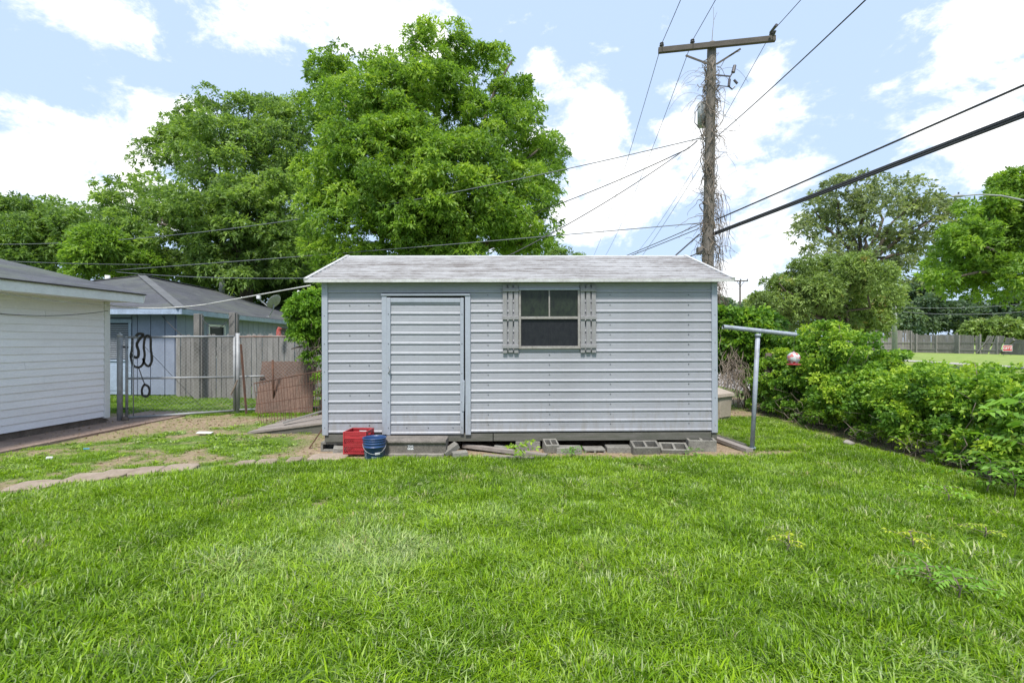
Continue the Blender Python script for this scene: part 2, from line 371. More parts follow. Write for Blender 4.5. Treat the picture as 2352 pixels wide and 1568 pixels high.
def crown(blobs, n_sub, sub_r, n_ros, per, ln, wd, shell=.8, tint_mu=.45, tint_sd=.18, flat=.75, low=-.6):
    """blobs: (x,y,z,r). Sub-clumps lie on the blob surfaces, rosettes of leaves on the clumps"""
    B = np.array(blobs); w = B[:, 3]**2; w /= w.sum()
    k = rng.choice(len(B), n_sub, p=w); d = sph(n_sub)
    d[:, 2] = np.where(d[:, 2] < low, -d[:, 2], d[:, 2])
    rr = B[k, 3]*np.where(rng.random(n_sub) < shell, rng.uniform(.75, 1.02, n_sub), rng.uniform(.3, .75, n_sub))
    S = B[k, :3]+d*rr[:, None]; sr = sub_r*rng.uniform(.6, 1.35, n_sub)
    stint = np.clip(rng.normal(tint_mu, tint_sd, n_sub), 0, 1)
    q = rng.integers(0, n_sub, n_ros); e = sph(n_ros); e[:, 2] = np.where((e[:, 2] < 0) & (rng.random(n_ros) < .55), -e[:, 2], e[:, 2])
    sc = np.array([1, 1, flat])
    C = S[q]+e*sc*(sr[q]*rng.uniform(.55, 1.05, n_ros)**.7)[:, None]
    tt = stint[q]+rng.normal(0, .10, n_ros)
    outd = unit(e*.8+d[q]*.5+np.array([0, 0, .25]))
    Cc = np.repeat(C, per, 0)+rng.normal(0, ln*.18, (n_ros*per, 3))
    Dd = unit(np.repeat(outd, per, 0)*.75+sph(n_ros*per))
    T = np.clip(np.repeat(tt, per)+rng.normal(0, .09, n_ros*per), 0, 1)
    Ln = ln*rng.uniform(.65, 1.3, n_ros*per); Wd = wd*rng.uniform(.7, 1.3, n_ros*per)
    return Cc, Dd, Ln, Wd, T, S
def limb(mb, a, b, r0, r1, wob=.25, n=6, sides=6):
    a = Vector(a); b = Vector(b); pts = []; rs = []
    for i in range(n+1):
        s = i/n; p = a.lerp(b, s)+Vector((random.uniform(-1, 1), random.uniform(-1, 1), random.uniform(-.4, .6)))*wob*math.sin(math.pi*s)
        p.z += .12*(b-a).length*math.sin(math.pi*s)*.5
        pts.append(p); rs.append(r0+(r1-r0)*s)
    mb.tube(pts, rs, sides); return pts
def tree(name, label, cat, Y, pxblobs, base_px, n_sub, sub_r, n_ros, per, ln, wd, mat, trunk_r=.25, fork=None, group=None, dy=1.5, ybase=0.0, seedv=1, **kw):
    random.seed(seedv)
    bl = []
    for q in pxblobs:
        (px, py, r) = q[:3]; o = q[3] if len(q) > 3 else random.uniform(-dy, dy)
        p = P(px, py, Y+o); bl.append((p.x, p.y, p.z, r*(Y+o)/F))
    bx = (base_px-CX)*Y/F
    root = thing(name, label, cat, (bx, Y, ybase), group=group)
    mb = MB(); ztop = fork if fork else 3.0
    tp = [(bx, Y, ybase-.1), (bx+.05, Y, ybase+ztop*.5), (bx+.12, Y+.1, ybase+ztop)]
    mb.tube(tp, [trunk_r*1.35, trunk_r, trunk_r*.9], 10)
    fk = Vector(tp[-1])
    Cc, Dd, Ln, Wd, T, S = crown(bl, n_sub, sub_r, n_ros, per, ln, wd, **kw)
    for (x, y, z, r) in bl:
        pts = limb(mb, fk, (x, y, z), trunk_r*.5, trunk_r*.12, .35, 7, 6)
        for j in range(4):
            s = S[random.randrange(len(S))]; sv = Vector(s)
            if (sv-Vector((x, y, z))).length < r*1.3: limb(mb, pts[-2], sv, trunk_r*.13, .012, .15, 4, 4)
    mb.build('trunk', M['bark'], root, True, True)
    me = leaf_mesh('crown', Cc, Dd, Ln, Wd, T, mat)
    mesh_obj('crown', me, None, root, True)
    return root

# ------------------------------------------------------------------ ground and masks
def vnoise(x, y, s, seed=0):
    """cheap smooth value noise in 0..1"""
    x = np.asarray(x)*s+seed*17.3; y = np.asarray(y)*s+seed*9.1
    xi = np.floor(x); yi = np.floor(y); fx = x-xi; fy = y-yi
    fx = fx*fx*(3-2*fx); fy = fy*fy*(3-2*fy)
    h = lambda a, b: np.modf(np.abs(np.sin(a*127.1+b*311.7+seed*74.7)*43758.5453))[0]
    return (h(xi, yi)*(1-fx)+h(xi+1, yi)*fx)*(1-fy)+(h(xi, yi+1)*(1-fx)+h(xi+1, yi+1)*fx)*fy
def fbm(x, y, s, seed=0):
    return .5*vnoise(x, y, s, seed)+.3*vnoise(x, y, s*2.1, seed+1)+.2*vnoise(x, y, s*4.7, seed+2)
def ell(x, y, cx, cy, rx, ry, a=0):
    c, s = math.cos(a), math.sin(a); u = (x-cx)*c+(y-cy)*s; v = -(x-cx)*s+(y-cy)*c
    return np.sqrt((u/rx)**2+(v/ry)**2)
PV = [G(20, 1132), G(150, 1112), G(330, 1092), G(520, 1072), G(700, 1058), G(830, 1050)]   # the line of pavers
def paver_y(x):
    return np.interp(x, [p[0] for p in PV], [p[1] for p in PV])
def bare(x, y):
    """1 = bare earth, 0 = full grass"""
    x = np.asarray(x, float); y = np.asarray(y, float)
    n = fbm(x, y, 1.5, 3); n2 = fbm(x, y, 4.5, 5)
    b = np.zeros_like(x)
    def patch(e, lo=.75, hi=1.1, k=1.):
        nonlocal b
        v = np.clip((hi-(e+(n2-.5)*.9))/(hi-lo), 0, 1)*k; b = np.maximum(b, v)
    # worn yard left of the pavers
    left = (x < -1.7) & (y > paver_y(x)-.03) & (y < 9.3)
    b = np.where(left, np.clip((n-.45)*3.5+(n2-.5)*3.4+.22, 0, .92), b)
    patch(ell(x, y, -3.0, 6.7, 1.2, .55), k=-1) if False else None
    b = np.where(left & (ell(x, y, -2.9, 6.35, 1.15, .55)+(n2-.5) < 1.0), b*.15, b)
    b = np.where(left & (ell(x, y, -3.7, 8.2, .75, .45)+(n2-.5)*.6 < 1.0), b*.2, b)
    patch(ell(x, y, -5.2, 8.15, 1.35, .62, .35), .6, 1.15)
    patch(ell(x, y, -5.85, 7.4, .65, .8, .1), .6, 1.1, .9)
    patch(ell(x, y, -3.45, 7.15, .4, .2), .6, 1.1, .8)
    patch(ell(x, y, -1.75, 5.85, .75, .22), .6, 1.1)
    patch(ell(x, y, -4.0, 5.0, .5, .16, .2), .5, 1.2, .8)
    # under and before the shed
    dx = np.maximum(np.maximum(-2.55-x, x-2.75), 0); dyy = np.maximum(np.maximum(5.92-y, y-9.2), 0)
    b = np.maximum(b, np.clip(1.15-np.hypot(dx*2.2, dyy*4.2)+(n2-.5)*.5, 0, 1))
    patch(ell(x, y, 1.15, 5.86, .95, .14), .5, 1.2)
    patch(ell(x, y, 3.25, 5.95, .42, .16), .5, 1.2)
    # litter strip along the fence
    fx = 4.62+.02*(y-5)
    b = np.maximum(b, np.clip(1.15-np.abs(x-fx-.25)*2.8+(n2-.5)*1.2, 0, 1)*((y > 5.2) & (y < 12)))
    b = np.maximum(b, np.clip(1.2-np.abs(x-5.2)*1.6, 0, 1)*((y > 3.0) & (y < 12)))
    patch(ell(x, y, 4.0, 9.4, 1.4, .7), .6, 1.2)
    # small worn spots in the front lawn
    for (px, py, r) in ((560, 1145, .16), (730, 1158, .12), (1165, 1520, .05), (700, 1215, .05), (930, 1220, .05)):
        gx, gy = G(px, py); patch(ell(x, y, gx, gy, r, r*.8), .3, 1.1, .85)
    return np.clip(b, 0, 1)
xs = np.concatenate([np.array([-900, -400, -200, -100, -60, -40, -30, -22, -18, -16.]), np.arange(-14, 8.01, .08), np.array([9, 11, 14, 18, 24, 32, 45, 60, 90, 140, 250, 500, 900.])])
ys = np.concatenate([np.array([-400, -100, -40, -20, -10, -5, -2, -.5]), np.arange(.5, 15.01, .08), np.array([16, 18, 21, 25, 30, 38, 50, 70, 100, 150, 250, 500, 900.])])
GX, GY = np.meshgrid(xs, ys)
def ground_z(x, y):
    near = ((x > -14) & (x < 8) & (y > 0) & (y < 15))*1.0
    return near*((fbm(x, y, 1.1, 9)-.5)*.03+(fbm(x, y, 9, 4)-.5)*.012)
gz = ground_z(GX, GY)
nx, ny = len(xs), len(ys)
idx = np.arange(nx*ny).reshape(ny, nx)
me = bpy.data.meshes.new('ground')
V = np.stack([GX, GY, gz], -1).reshape(-1, 3)
quads = np.stack([idx[:-1, :-1], idx[:-1, 1:], idx[1:, 1:], idx[1:, :-1]], -1).reshape(-1, 4)
me.vertices.add(len(V)); me.vertices.foreach_set('co', V.astype(np.float32).ravel())
me.loops.add(quads.size); me.loops.foreach_set('vertex_index', quads.astype(np.int32).ravel())
me.polygons.add(len(quads)); me.polygons.foreach_set('loop_start', np.arange(0, quads.size, 4, dtype=np.int32)); me.polygons.foreach_set('loop_total', np.full(len(quads), 4, np.int32))
me.update(calc_edges=True); me.polygons.foreach_set('use_smooth', [True]*len(quads))
at = me.attributes.new('bare', 'FLOAT', 'POINT'); at.data.foreach_set('value', bare(GX, GY).ravel().astype(np.float32))
mt, t, b = mat_new('soil_and_turf')
an = N(t, 'ShaderNodeAttribute', attribute_name='bare')
soil = ramp(t, tnoise(t, 6, 8, .7), [(.3, (.155, .10, .065)), (.55, (.26, .185, .125)), (.75, (.36, .27, .19))])
straw = ramp(t, tnoise(t, 45, 4, .7, (1, 1, 1)), [(.5, (0, 0, 0)), (.62, (1, 1, 1))]); soil = mixc(t, straw, soil, (.36, .29, .17))
turf = ramp(t, tnoise(t, 14, 6, .7), [(.3, (.05, .09, .018)), (.7, (.12, .21, .03))])
farn = ramp(t, tnoise(t, 1.1, 9, .8), [(.3, (.12, .19, .03)), (.5, (.20, .27, .05)), (.72, (.30, .33, .10))])
geo = N(t, 'ShaderNodeNewGeometry'); sp = N(t, 'ShaderNodeSeparateXYZ'); t.links.new(geo.outputs['Position'], sp.inputs[0])
mr = N(t, 'ShaderNodeMapRange'); t.links.new(sp.outputs[1], mr.inputs[0]); mr.inputs[1].default_value = 13; mr.inputs[2].default_value = 16
mrx = N(t, 'ShaderNodeMapRange'); t.links.new(sp.outputs[0], mrx.inputs[0]); mrx.inputs[1].default_value = 7; mrx.inputs[2].default_value = 9
mxm = N(t, 'ShaderNodeMath', operation='MAXIMUM'); t.links.new(mr.outputs[0], mxm.inputs[0]); t.links.new(mrx.outputs[0], mxm.inputs[1])
turf = mixc(t, mxm.outputs[0], turf, farn)
col = mixc(t, an.outputs['Fac'], turf, soil)
t.links.new(col, b.inputs['Base Color']); b.inputs['Roughness'].default_value = 1; bump(t, b, tnoise(t, 50, 6, .7), .6, .02)
me.materials.append(mt)
tag(mesh_obj('ground', me, None), kind='structure')

# grass: tuft meshes scattered with geometry nodes
tufts = bpy.data.collections.new('grass_tufts')
def tuft(i, nb, rad, hmin, hmax, w, lean):
    vs = []; fs = []; bts = []
    for _ in range(nb):
        a = rng.uniform(0, 2*math.pi); r = rad*math.sqrt(rng.random()); bx, by = r*math.cos(a), r*math.sin(a)
        h = rng.uniform(hmin, hmax); da = a+rng.normal(0, .9); ln = lean*rng.uniform(.25, 1.4)
        dx, dy = math.cos(da), math.sin(da); sx, sy = -dy, dx; wd = w*rng.uniform(.55, 1.3)
        base = len(vs); bt = rng.random()*.8+.2*vnoise(bx, by, 25, i)
        k = 3
        for j in range(k+1):
            s = j/k; off = h*ln*s**1.7; z = h*(s-.42*min(1.2, ln)*s**2.4)
            ww = wd*(1-s**1.6)*.5+.0002
            cx, cy = bx+dx*off, by+dy*off
            if j < k:
                vs += [(cx-sx*ww, cy-sy*ww, z), (cx+sx*ww, cy+sy*ww, z)]; bts += [bt, bt]
            else: vs += [(cx, cy, z)]; bts += [bt]
        for j in range(k-1): fs.append((base+2*j, base+2*j+1, base+2*j+3, base+2*j+2))
        fs.append((base+2*k-2, base+2*k-1, base+2*k))
    me = bpy.data.meshes.new('tuft'); me.from_pydata(vs, [], fs); me.update()
    at = me.attributes.new('bt', 'FLOAT', 'POINT'); at.data.foreach_set('value', np.array(bts, np.float32))
    me.materials.append(M['grass']); o = bpy.data.objects.new(f'tuft_{i:02d}', me); tufts.objects.link(o)
for i in range(8): tuft(i, 13, .05, .04, .09, .0082, (.6, 1.0, 1.7)[i % 3])
for i in range(8, 16): tuft(i, 84, .135, .035, .092, .0088, (.6, .95, 1.4)[i % 3])
for i in range(16, 20): tuft(i, 16, .055, .02, .045, .015, 1.6)
def sample(n, x0, x1, y0, y1):
    st = math.sqrt((x1-x0)*(y1-y0)/n); gx_, gy_ = np.meshgrid(np.arange(x0, x1, st), np.arange(y0, y1, st)); k = gx_.size
    return gx_.ravel()+rng.uniform(0, st, k), gy_.ravel()+rng.uniform(0, st, k)
pts = []
def lay(n, x0, x1, y0, y1, scale, keep=None, big=False):
    if big: n = int(n/5.6)
    x, y = sample(n, x0, x1, y0, y1)
    n = len(x); vis = (np.abs(x) < 1.0585*y+.8)
    if keep is not None: vis &= keep(x, y)
    bb = bare(x, y)
    near = np.maximum.reduce([bare(x+.13*math.cos(a), y+.13*math.sin(a)) for a in (0, 1.57, 3.14, 4.71)]+[bb])
    if keep is not None:
        for a in (0, 1.57, 3.14, 4.71): near = np.maximum(near, 1.0*~keep(x+.13*math.cos(a), y+.13*math.sin(a)))
    vis &= (near < .12) if big else ((rng.random(n) > bb*1.03) & (near >= .12) | (rng.random(n) < .12) & (bb < .3))
    x = x[vis]; y = y[vis]; bb = bb[vis]
    h = .42+.62*fbm(x, y, 1.3, 21)+.42*vnoise(x, y, 5.5, 23)+rng.normal(0, .10, len(x)); h *= (1-.55*bb)*np.where((x < -1.7) & (y > paver_y(x)) & (y < 9), .62, 1)
    pts.append(np.stack([x, y, ground_z(x, y)-.004, scale*h, rng.integers(8, 16, len(x)) if big else rng.integers(0, 8, len(x))], -1))
infront = lambda x, y: (y < 6.0) | (x > 2.7) | (x < -2.5)
notpave = lambda x, y: ~((x < -1.6) & (np.abs(y-paver_y(x)-.04) < .09+.09*vnoise(x, y, 4, 2)))
notpath = lambda x, y: ~((x < -6.05+.0875*(y-8.15)) & (y < 9.0))
for bg__ in (False, True):
    lay(23000, -5.5, 5.5, 1.2, 4.0, .95, None, bg__)
    lay(20000, -7, 6, 4.0, 6.2, .95, lambda x, y: notpave(x, y) & notpath(x, y), bg__)
    lay(15000, -7.2, -2.3, 6.2, 9.3, .50, lambda x, y: notpath(x, y) & notpave(x, y), bg__)
    lay(8000, 2.3, 5, 6.0, 12, .75, None, bg__)
    lay(13000, -11, -2.8, 8.9, 13, .85, lambda x, y: y < 12.3, bg__)
xw, yw = sample(9000, -6, 4.6, 3.6, 9); wv = fbm(xw, yw, 1.6, 41); kw_ = (rng.random(len(xw)) < np.clip((wv-.5)*5, 0, .7)) & (bare(xw, yw) < .5) & (np.abs(xw) < 1.0585*yw+.5) & ((yw < 6) | (xw < -2.5) | (xw > 2.8)) & notpath(xw, yw) & notpave(xw, yw); xw, yw = xw[kw_], yw[kw_]
pts.append(np.stack([xw, yw, ground_z(xw, yw)+.012, rng.uniform(.6, 1.2, len(xw)), rng.integers(16, 20, len(xw))], -1))
xd, yd = sample(16000, -8, 6, 4.2, 11); bd = bare(xd, yd); k_ = (bd > .25) & (np.abs(xd) < 1.0585*yd+.8) & ((yd < 6) | (xd > 2.9) | (xd < -2.5)) & notpath(xd, yd); xd = xd[k_]; yd = yd[k_]
ndead = len(xd); pts.append(np.stack([xd, yd, ground_z(xd, yd)-.003, rng.uniform(.16, .42, ndead), rng.integers(0, 8, ndead)], -1))
A = np.concatenate(pts)
x, y = A[:, 0], A[:, 1]
tint = .22+.42*fbm(x, y, .9, 31)+.40*(vnoise(x, y, 6, 8)-.5)+rng.normal(0, .07, len(x))
def soft(cx, cy, rx, ry, k):
    return k*np.clip(1.3-ell(x, y, cx, cy, rx, ry)-(fbm(x, y, 3, 13)-.5)*1.2, 0, 1)
gx, gy = G(800, 1290); tint += soft(gx, gy, 1.05, .72, .30)
gx, gy = G(1000, 1190); tint += soft(gx, gy, .7, .4, .22)
gx, gy = G(620, 1200); tint += soft(gx, gy, .7, .3, .10)
tint += np.where(x < -1.8, .14, 0)*(y > paver_y(x))*(y < 9)
tint -= .10*((y > 9.2) & (x < -3))
dead = rng.random(len(x)) < (.02+.05*vnoise(x, y, 2.2, 17)); tint[dead] = rng.uniform(.8, 1, dead.sum())
tint[-ndead:] = np.where(rng.random(ndead) < .55, rng.uniform(.84, 1, ndead), rng.uniform(.3, .7, ndead))
me = bpy.data.meshes.new('grass'); me.vertices.add(len(A)); me.vertices.foreach_set('co', A[:, :3].astype(np.float32).ravel())
for nm, arr in (('tint', np.clip(tint, 0, 1)), ('sc', A[:, 3]), ('rz', rng.uniform(0, 6.283, len(A))), ('vi', A[:, 4])):
    a_ = me.attributes.new(nm, 'FLOAT', 'POINT'); a_.data.foreach_set('value', arr.astype(np.float32))
go = mesh_obj('grass', me, None); tag(go, 'green lawn grass with drier pale patches covering the yard', 'grass', kind='stuff')
ng = bpy.data.node_groups.new('scatter_grass', 'GeometryNodeTree')
ng.interface.new_socket('Geometry', in_out='INPUT', socket_type='NodeSocketGeometry'); ng.interface.new_socket('Geometry', in_out='OUTPUT', socket_type='NodeSocketGeometry')
gi = ng.nodes.new('NodeGroupInput'); gout = ng.nodes.new('NodeGroupOutput')
iop = ng.nodes.new('GeometryNodeInstanceOnPoints'); ci = ng.nodes.new('GeometryNodeCollectionInfo')
ci.inputs['Collection'].default_value = tufts; ci.inputs['Separate Children'].default_value = True; ci.inputs['Reset Children'].default_value = True
iop.inputs['Pick Instance'].default_value = True
def named(nm):
    n = ng.nodes.new('GeometryNodeInputNamedAttribute'); n.data_type = 'FLOAT'; n.inputs['Name'].default_value = nm; return n.outputs['Attribute']
cmb = ng.nodes.new('ShaderNodeCombineXYZ'); ng.links.new(named('rz'), cmb.inputs['Z'])
ng.links.new(gi.outputs[0], iop.inputs['Points']); ng.links.new(ci.outputs[0], iop.inputs['Instance'])
ng.links.new(named('vi'), iop.inputs['Instance Index']); ng.links.new(cmb.outputs[0], iop.inputs['Rotation']); ng.links.new(named('sc'), iop.inputs['Scale']); ng.links.new(iop.outputs[0], gout.inputs[0])
md = go.modifiers.new('scatter', 'NODES'); md.node_group = ng

# ------------------------------------------------------------------ paths, road, far pavement
mb = MB(); p0 = Vector((-6.8, 8.15, 0)); 
def garage_pt(u, v, z=0):
    c, s = math.cos(R(-5)), math.sin(R(-5)); return Vector((p0.x+u*c-v*s, p0.y+u*s+v*c, z))
for (v0, v1) in ((-7, -3.2), (-3.19, -1.6), (-1.59, .05), (.06, 1.3)):
    q = [garage_pt(-.4, v0), garage_pt(.72, v0), garage_pt(.72, v1), garage_pt(-.4, v1)]
    mb.add([(a.x, a.y, -.05) for a in q]+[(a.x, a.y, .028) for a in q], [(4,5,6,7), (0,1,5,4), (1,2,6,5), (2,3,7,6), (3,0,4,7)])
tag(mb.build('concrete_path', M['path']), kind='structure')
mb = MB(); mb.box((6.4, 0, -.05), (13, 24, .014)); tag(mb.build('road', M['road']), kind='structure')
mb = MB(); mb.quad((24.2, 14, .03), (25.9, 14, .03), (30.0, 42, .03), (28.2, 42, .03)); tag(mb.build('far_pavement', M['road']), kind='structure')

# pavers
pavs = [(20, 118, 1121, 42), (152, 245, 1102, 34), (225, 292, 1093, 26), (298, 362, 1087, 26), (370, 445, 1080, 28), (540, 580, 1069, 16), (586, 632, 1066, 16), (658, 690, 1060, 14), (706, 800, 1054, 20)]
for i, (a, b_, yc, th) in enumerate(pavs):
    Y = CAMH*F/(yc-CY); x0 = (a-CX)*Y/F; x1 = (b_-CX)*Y/F; d = max(.15, min(.34, th*Y*Y/(F*CAMH)*.75))
    mb = MB(); xc = (x0+x1)/2; w = (x1-x0)/2*.97; rz = .22 if i < 6 else .1
    ring = []
    kk = 10
    for k in range(kk):
        an_ = 2*math.pi*(k+.5)/kk; ux = math.copysign(abs(math.cos(an_))**.45, math.cos(an_)); uy = math.copysign(abs(math.sin(an_))**.45, math.sin(an_))
        ring.append((ux*w*random.uniform(.9, 1.05), uy*d/2*random.uniform(.88, 1.08)))
    vs = [(a_[0], a_[1], -.06) for a_ in ring]+[(a_[0], a_[1], .014) for a_ in ring]+[(a_[0]*.93, a_[1]*.93, .022+random.uniform(-.002, .002)) for a_ in ring]
    fs = [tuple(range(2*kk, 3*kk))]+[(k+o, (k+1) % kk+o, (k+1) % kk+kk+o, k+kk+o) for k in range(kk) for o in (0, kk)]
    mb.add(vs, fs); o = mb.build('paving_stone', M['paver']); o.location = (xc, Y+.03, .012); o.rotation_euler = (0, 0, rz)
    tag(o, ['largest pale paving stone, leftmost at the edge of the picture', 'second pale paving stone from the left end of the row', 'third pale paving stone from the left end of the row',
            'fourth pale paving stone from the left end of the row', 'fifth paving stone from the left, last before the grassy gap', 'small paving stone just right of the grassy gap in the row',
            'small paving stone right of the one at the grassy gap', 'smallest paving stone, last before the long one by the crate', 'long flat paving stone at the row\'s right end near the blue bucket'][i],
        'paving stone', 'pale stones edging the lawn')

# dead leaves and straw on the bare soil
xl, yl = sample(26000, -8.5, 6, 4.2, 11.5); k_ = (rng.random(len(xl)) < bare(xl, yl)*.45+.01) & ((yl < 6.05) | (xl > 2.9) | (xl < -2.5)); xl, yl = xl[k_], yl[k_]; nl = len(xl)
Cl = np.stack([xl, yl, ground_z(xl, yl)+rng.uniform(.004, .012, nl)+np.where(notpath(xl, yl), 0, .026), ], -1); Dl = unit(np.stack([rng.normal(size=nl), rng.normal(size=nl), rng.normal(0, .12, nl)], -1))
M['litter'] = foliage('leaf_litter', [(0, (.10, .06, .035)), (.5, (.24, .16, .09)), (1, (.42, .33, .20))], .1)
lo = mesh_obj('leaf_litter', leaf_mesh('leaf_litter', Cl, Dl, rng.uniform(.02, .055, nl), rng.uniform(.006, .022, nl), rng.random(nl), M['litter'], .02), None); tag(lo, 'dry leaves and straw scattered over the bare soil', 'leaf litter', kind='stuff')

# ------------------------------------------------------------------ shed
SW, SD = 4.98, 3.0
shed = thing('garden_shed', 'grey ribbed metal shed with white gable roof standing on concrete blocks', 'shed', (-2.372, 6.07, 0), (0, -.0036, .016))
COURSE = .1253
prof = [(.003, 0), (-.009, .000), (-.0115, .004), (-.010, .020), (-.004, .028), (-.002, .034), (-.002, .049), (-.0032, .052), (-.002, .055), (-.002, .071), (-.0032, .074), (-.002, .077), (-.002, .093), (-.0032, .096), (-.002, .099), (-.001, .117), (.004, .119), (.004, .1253)]
cmesh = {}
def course_mesh(w, h=COURSE, mat='shed'):
    key = (round(w, 3), round(h, 4), mat)
    if key not in cmesh:
        mb = MB(); pr = [p for p in prof if p[1] < h-.002]
        last = prof[-1] if h >= COURSE-1e-4 else (pr[-1][0], h)
        pr = pr+[last]; nseg = max(1, int(w/.55))
        vs = []; fs = []
        for j in range(nseg+1):
            xx = w*j/nseg
            for (yy, zz) in pr: vs.append((xx, yy+(math.sin(j*2.7+w)*.0012), zz))
        n = len(pr)
        for j in range(nseg):
            for k in range(n-1): fs.append((j*n+k, (j+1)*n+k, (j+1)*n+k+1, j*n+k+1))
        mb.add(vs, fs); cmesh[key] = mb.mesh('siding_panel', M[mat])
    return cmesh[key]
z0 = .233
wx0, wx1, wz0, wz1 = 2.465, 3.235, 1.285, 2.035
for k in range(15):
    z = z0+k*COURSE; h = COURSE if k < 14 else 2.118-z
    segs = [(.06, .745), (1.85, SW-.06)] if z < 1.93 else [(.06, SW-.06)]
    res = []
    for (a, b_) in segs:
        if z+h > wz0+.01 and z < wz1-.01 and b_ > wx1 and a < wx0: res += [(a, wx0), (wx1, b_)]
        else: res.append((a, b_))
    for (a, b_) in res:
        o = bpy.data.objects.new('siding_panel', course_mesh(b_-a, h)); COL.objects.link(o); o.parent = shed; o.location = (a, 0, z)
    for side in (0, 1):   # end walls
        o = bpy.data.objects.new('siding_panel', course_mesh(SD-.12, h)); COL.objects.link(o); o.parent = shed
        if side == 0: o.location = (0, SD-.06, z); o.rotation_euler = (0, 0, R(-90))
        else: o.location = (SW, .06, z); o.rotation_euler = (0, 0, R(90))
mb = MB(); mb.box((0, SD-.02, .23), (SW, SD, 2.12)); mb.build('back_wall', M['shed'], shed)
for x_ in (.012, SW-.012):
    mb = MB(); mb.add([(x_, 0, 2.118), (x_, SD, 2.118), (x_, SD/2, 2.665)], [(0, 1, 2)]); mb.build('gable', M['shed'], shed)
mb = MB(); mb.box((.03, .03, 2.05), (SW-.03, SD-.03, 2.06)); mb.build('ceiling', M['dark_inside'], shed)
mb = MB(); mb.box((.02, .03, .2), (SW-.02, SD-.03, .225)); mb.build('floor_deck', M['skid'], shed)
for x_ in (0, SW-.066):
    mb = MB(); mb.bev((x_-.004, -.022, .205), (x_+.07, .06, 2.118), .004); mb.build('corner_trim', M['shed_trim'], shed)
    mb = MB(); mb.bev((x_-.004, SD-.06, .205), (x_+.07, SD+.02, 2.118), .004); mb.build('corner_trim', M['shed_trim'], shed)
mb = MB(); mb.bev((-.0, -.012, 2.072), (SW, .0, 2.118), .003); mb.build('eave_trim', M['shed'], shed)
for (za, zb) in ((z0+8*COURSE, wz0), (wz1, 2.118)):
    mb = MB(); mb.bev((wx0+.001, -.007, za+.001), (wx1-.001, .002, zb+.0), .002); mb.build('infill_panel', M['shed'], shed)
# screws
mb = MB()
for xs_ in (.34, .58, 2.075+.0, 3.62+.0, 4.62):
    for k in range(15):
        if xs_ < .7 and k % 3: continue
        c = Vector((xs_, -.004, z0+k*COURSE+.094)); mb.tube([c+Vector((0, .002, 0)), c-Vector((0, .006, 0))], .0062, 6)
for k in range(9):
    c = Vector((2.85, -.004, z0+k*COURSE+.094))
    if z0+k*COURSE+.1 < wz0: mb.tube([c+Vector((0, .002, 0)), c-Vector((0, .006, 0))], .0062, 6)
for k in range(6):
    for x_ in (.03, SW-.03):
        c = Vector((x_, -.022, .3+k*.35)); mb.tube([c, c-Vector((0, .004, 0))], .005, 6)
o = mb.build('screws', M['darkmetal'], shed); o['kind'] = 'stuff'
# door
mb = MB(); mb.bev((.745, -.030, .212), (.808, .0, 1.945), .004); mb.build('door_jamb', M['shed_trim'], shed)
mb = MB(); mb.bev((1.788, -.030, .200), (1.856, .0, 1.945), .004); mb.build('door_jamb', M['shed_trim'], shed)
mb = MB(); mb.bev((.738, -.040, 1.946), (1.852, .0, 1.975), .004); mb.build('door_header', M['shed_trim'], shed)
mb = MB(); mb.box((.80, .03, .2), (1.79, .04, 1.95)); mb.build('door_recess', M['dark_inside'], shed)
door = bpy.data.objects.new('door', None); COL.objects.link(door); door.parent = shed; door.location = (.80, -.012, 0); door.rotation_euler = (0, .004, .010)
dw = .965
for k in range(14):
    z = z0+k*COURSE-.02; h = COURSE
    if z+h > 1.9: h = 1.9-z
    if h < .03: continue
    o = bpy.data.objects.new('door_panel', course_mesh(dw-.09, h, 'door_metal')); COL.objects.link(o); o.parent = door; o.location = (.045, 0, z)
for (a, b_, c, d) in ((.0, .05, .205, 1.925), (dw-.045, dw, .215, 1.925)):
    mb = MB(); mb.bev((a, -.026, c), (b_, .012, d), .004); mb.build('door_stile', M['shed_trim'], door)
mb = MB(); mb.bev((.05, -.024, 1.865), (dw-.045, .012, 1.922), .004); mb.build('door_rail', M['shed_trim'], door)
mb = MB()
for x_ in (.25, .52, .83):
    mb.tube([(x_, 0, .295), (x_, -.01, .295)], .006, 6)
for z in (.3, .62, .98, 1.35, 1.72): mb.tube([(dw-.022, -.024, z), (dw-.022, -.032, z)], .005, 6); mb.tube([(.025, -.024, z), (.025, -.032, z)], .005, 6)
o = mb.build('door_screws', M['darkmetal'], door); o['kind'] = 'stuff'
mb = MB(); mb.tube([(.03, -.03, .985), (.045, -.055, 1.0), (.05, -.058, 1.03), (.042, -.05, 1.06), (.03, -.03, 1.065)], .006, 8); mb.build('door_latch', M['galv'], door, smooth=True)
mb = MB(); mb.bev((dw-.035, -.034, .52), (dw-.004, -.02, .91), .004, Matrix.Rotation(.02, 4, 'Y')); mb.build('door_dent_patch', M['shed_trim'], door)
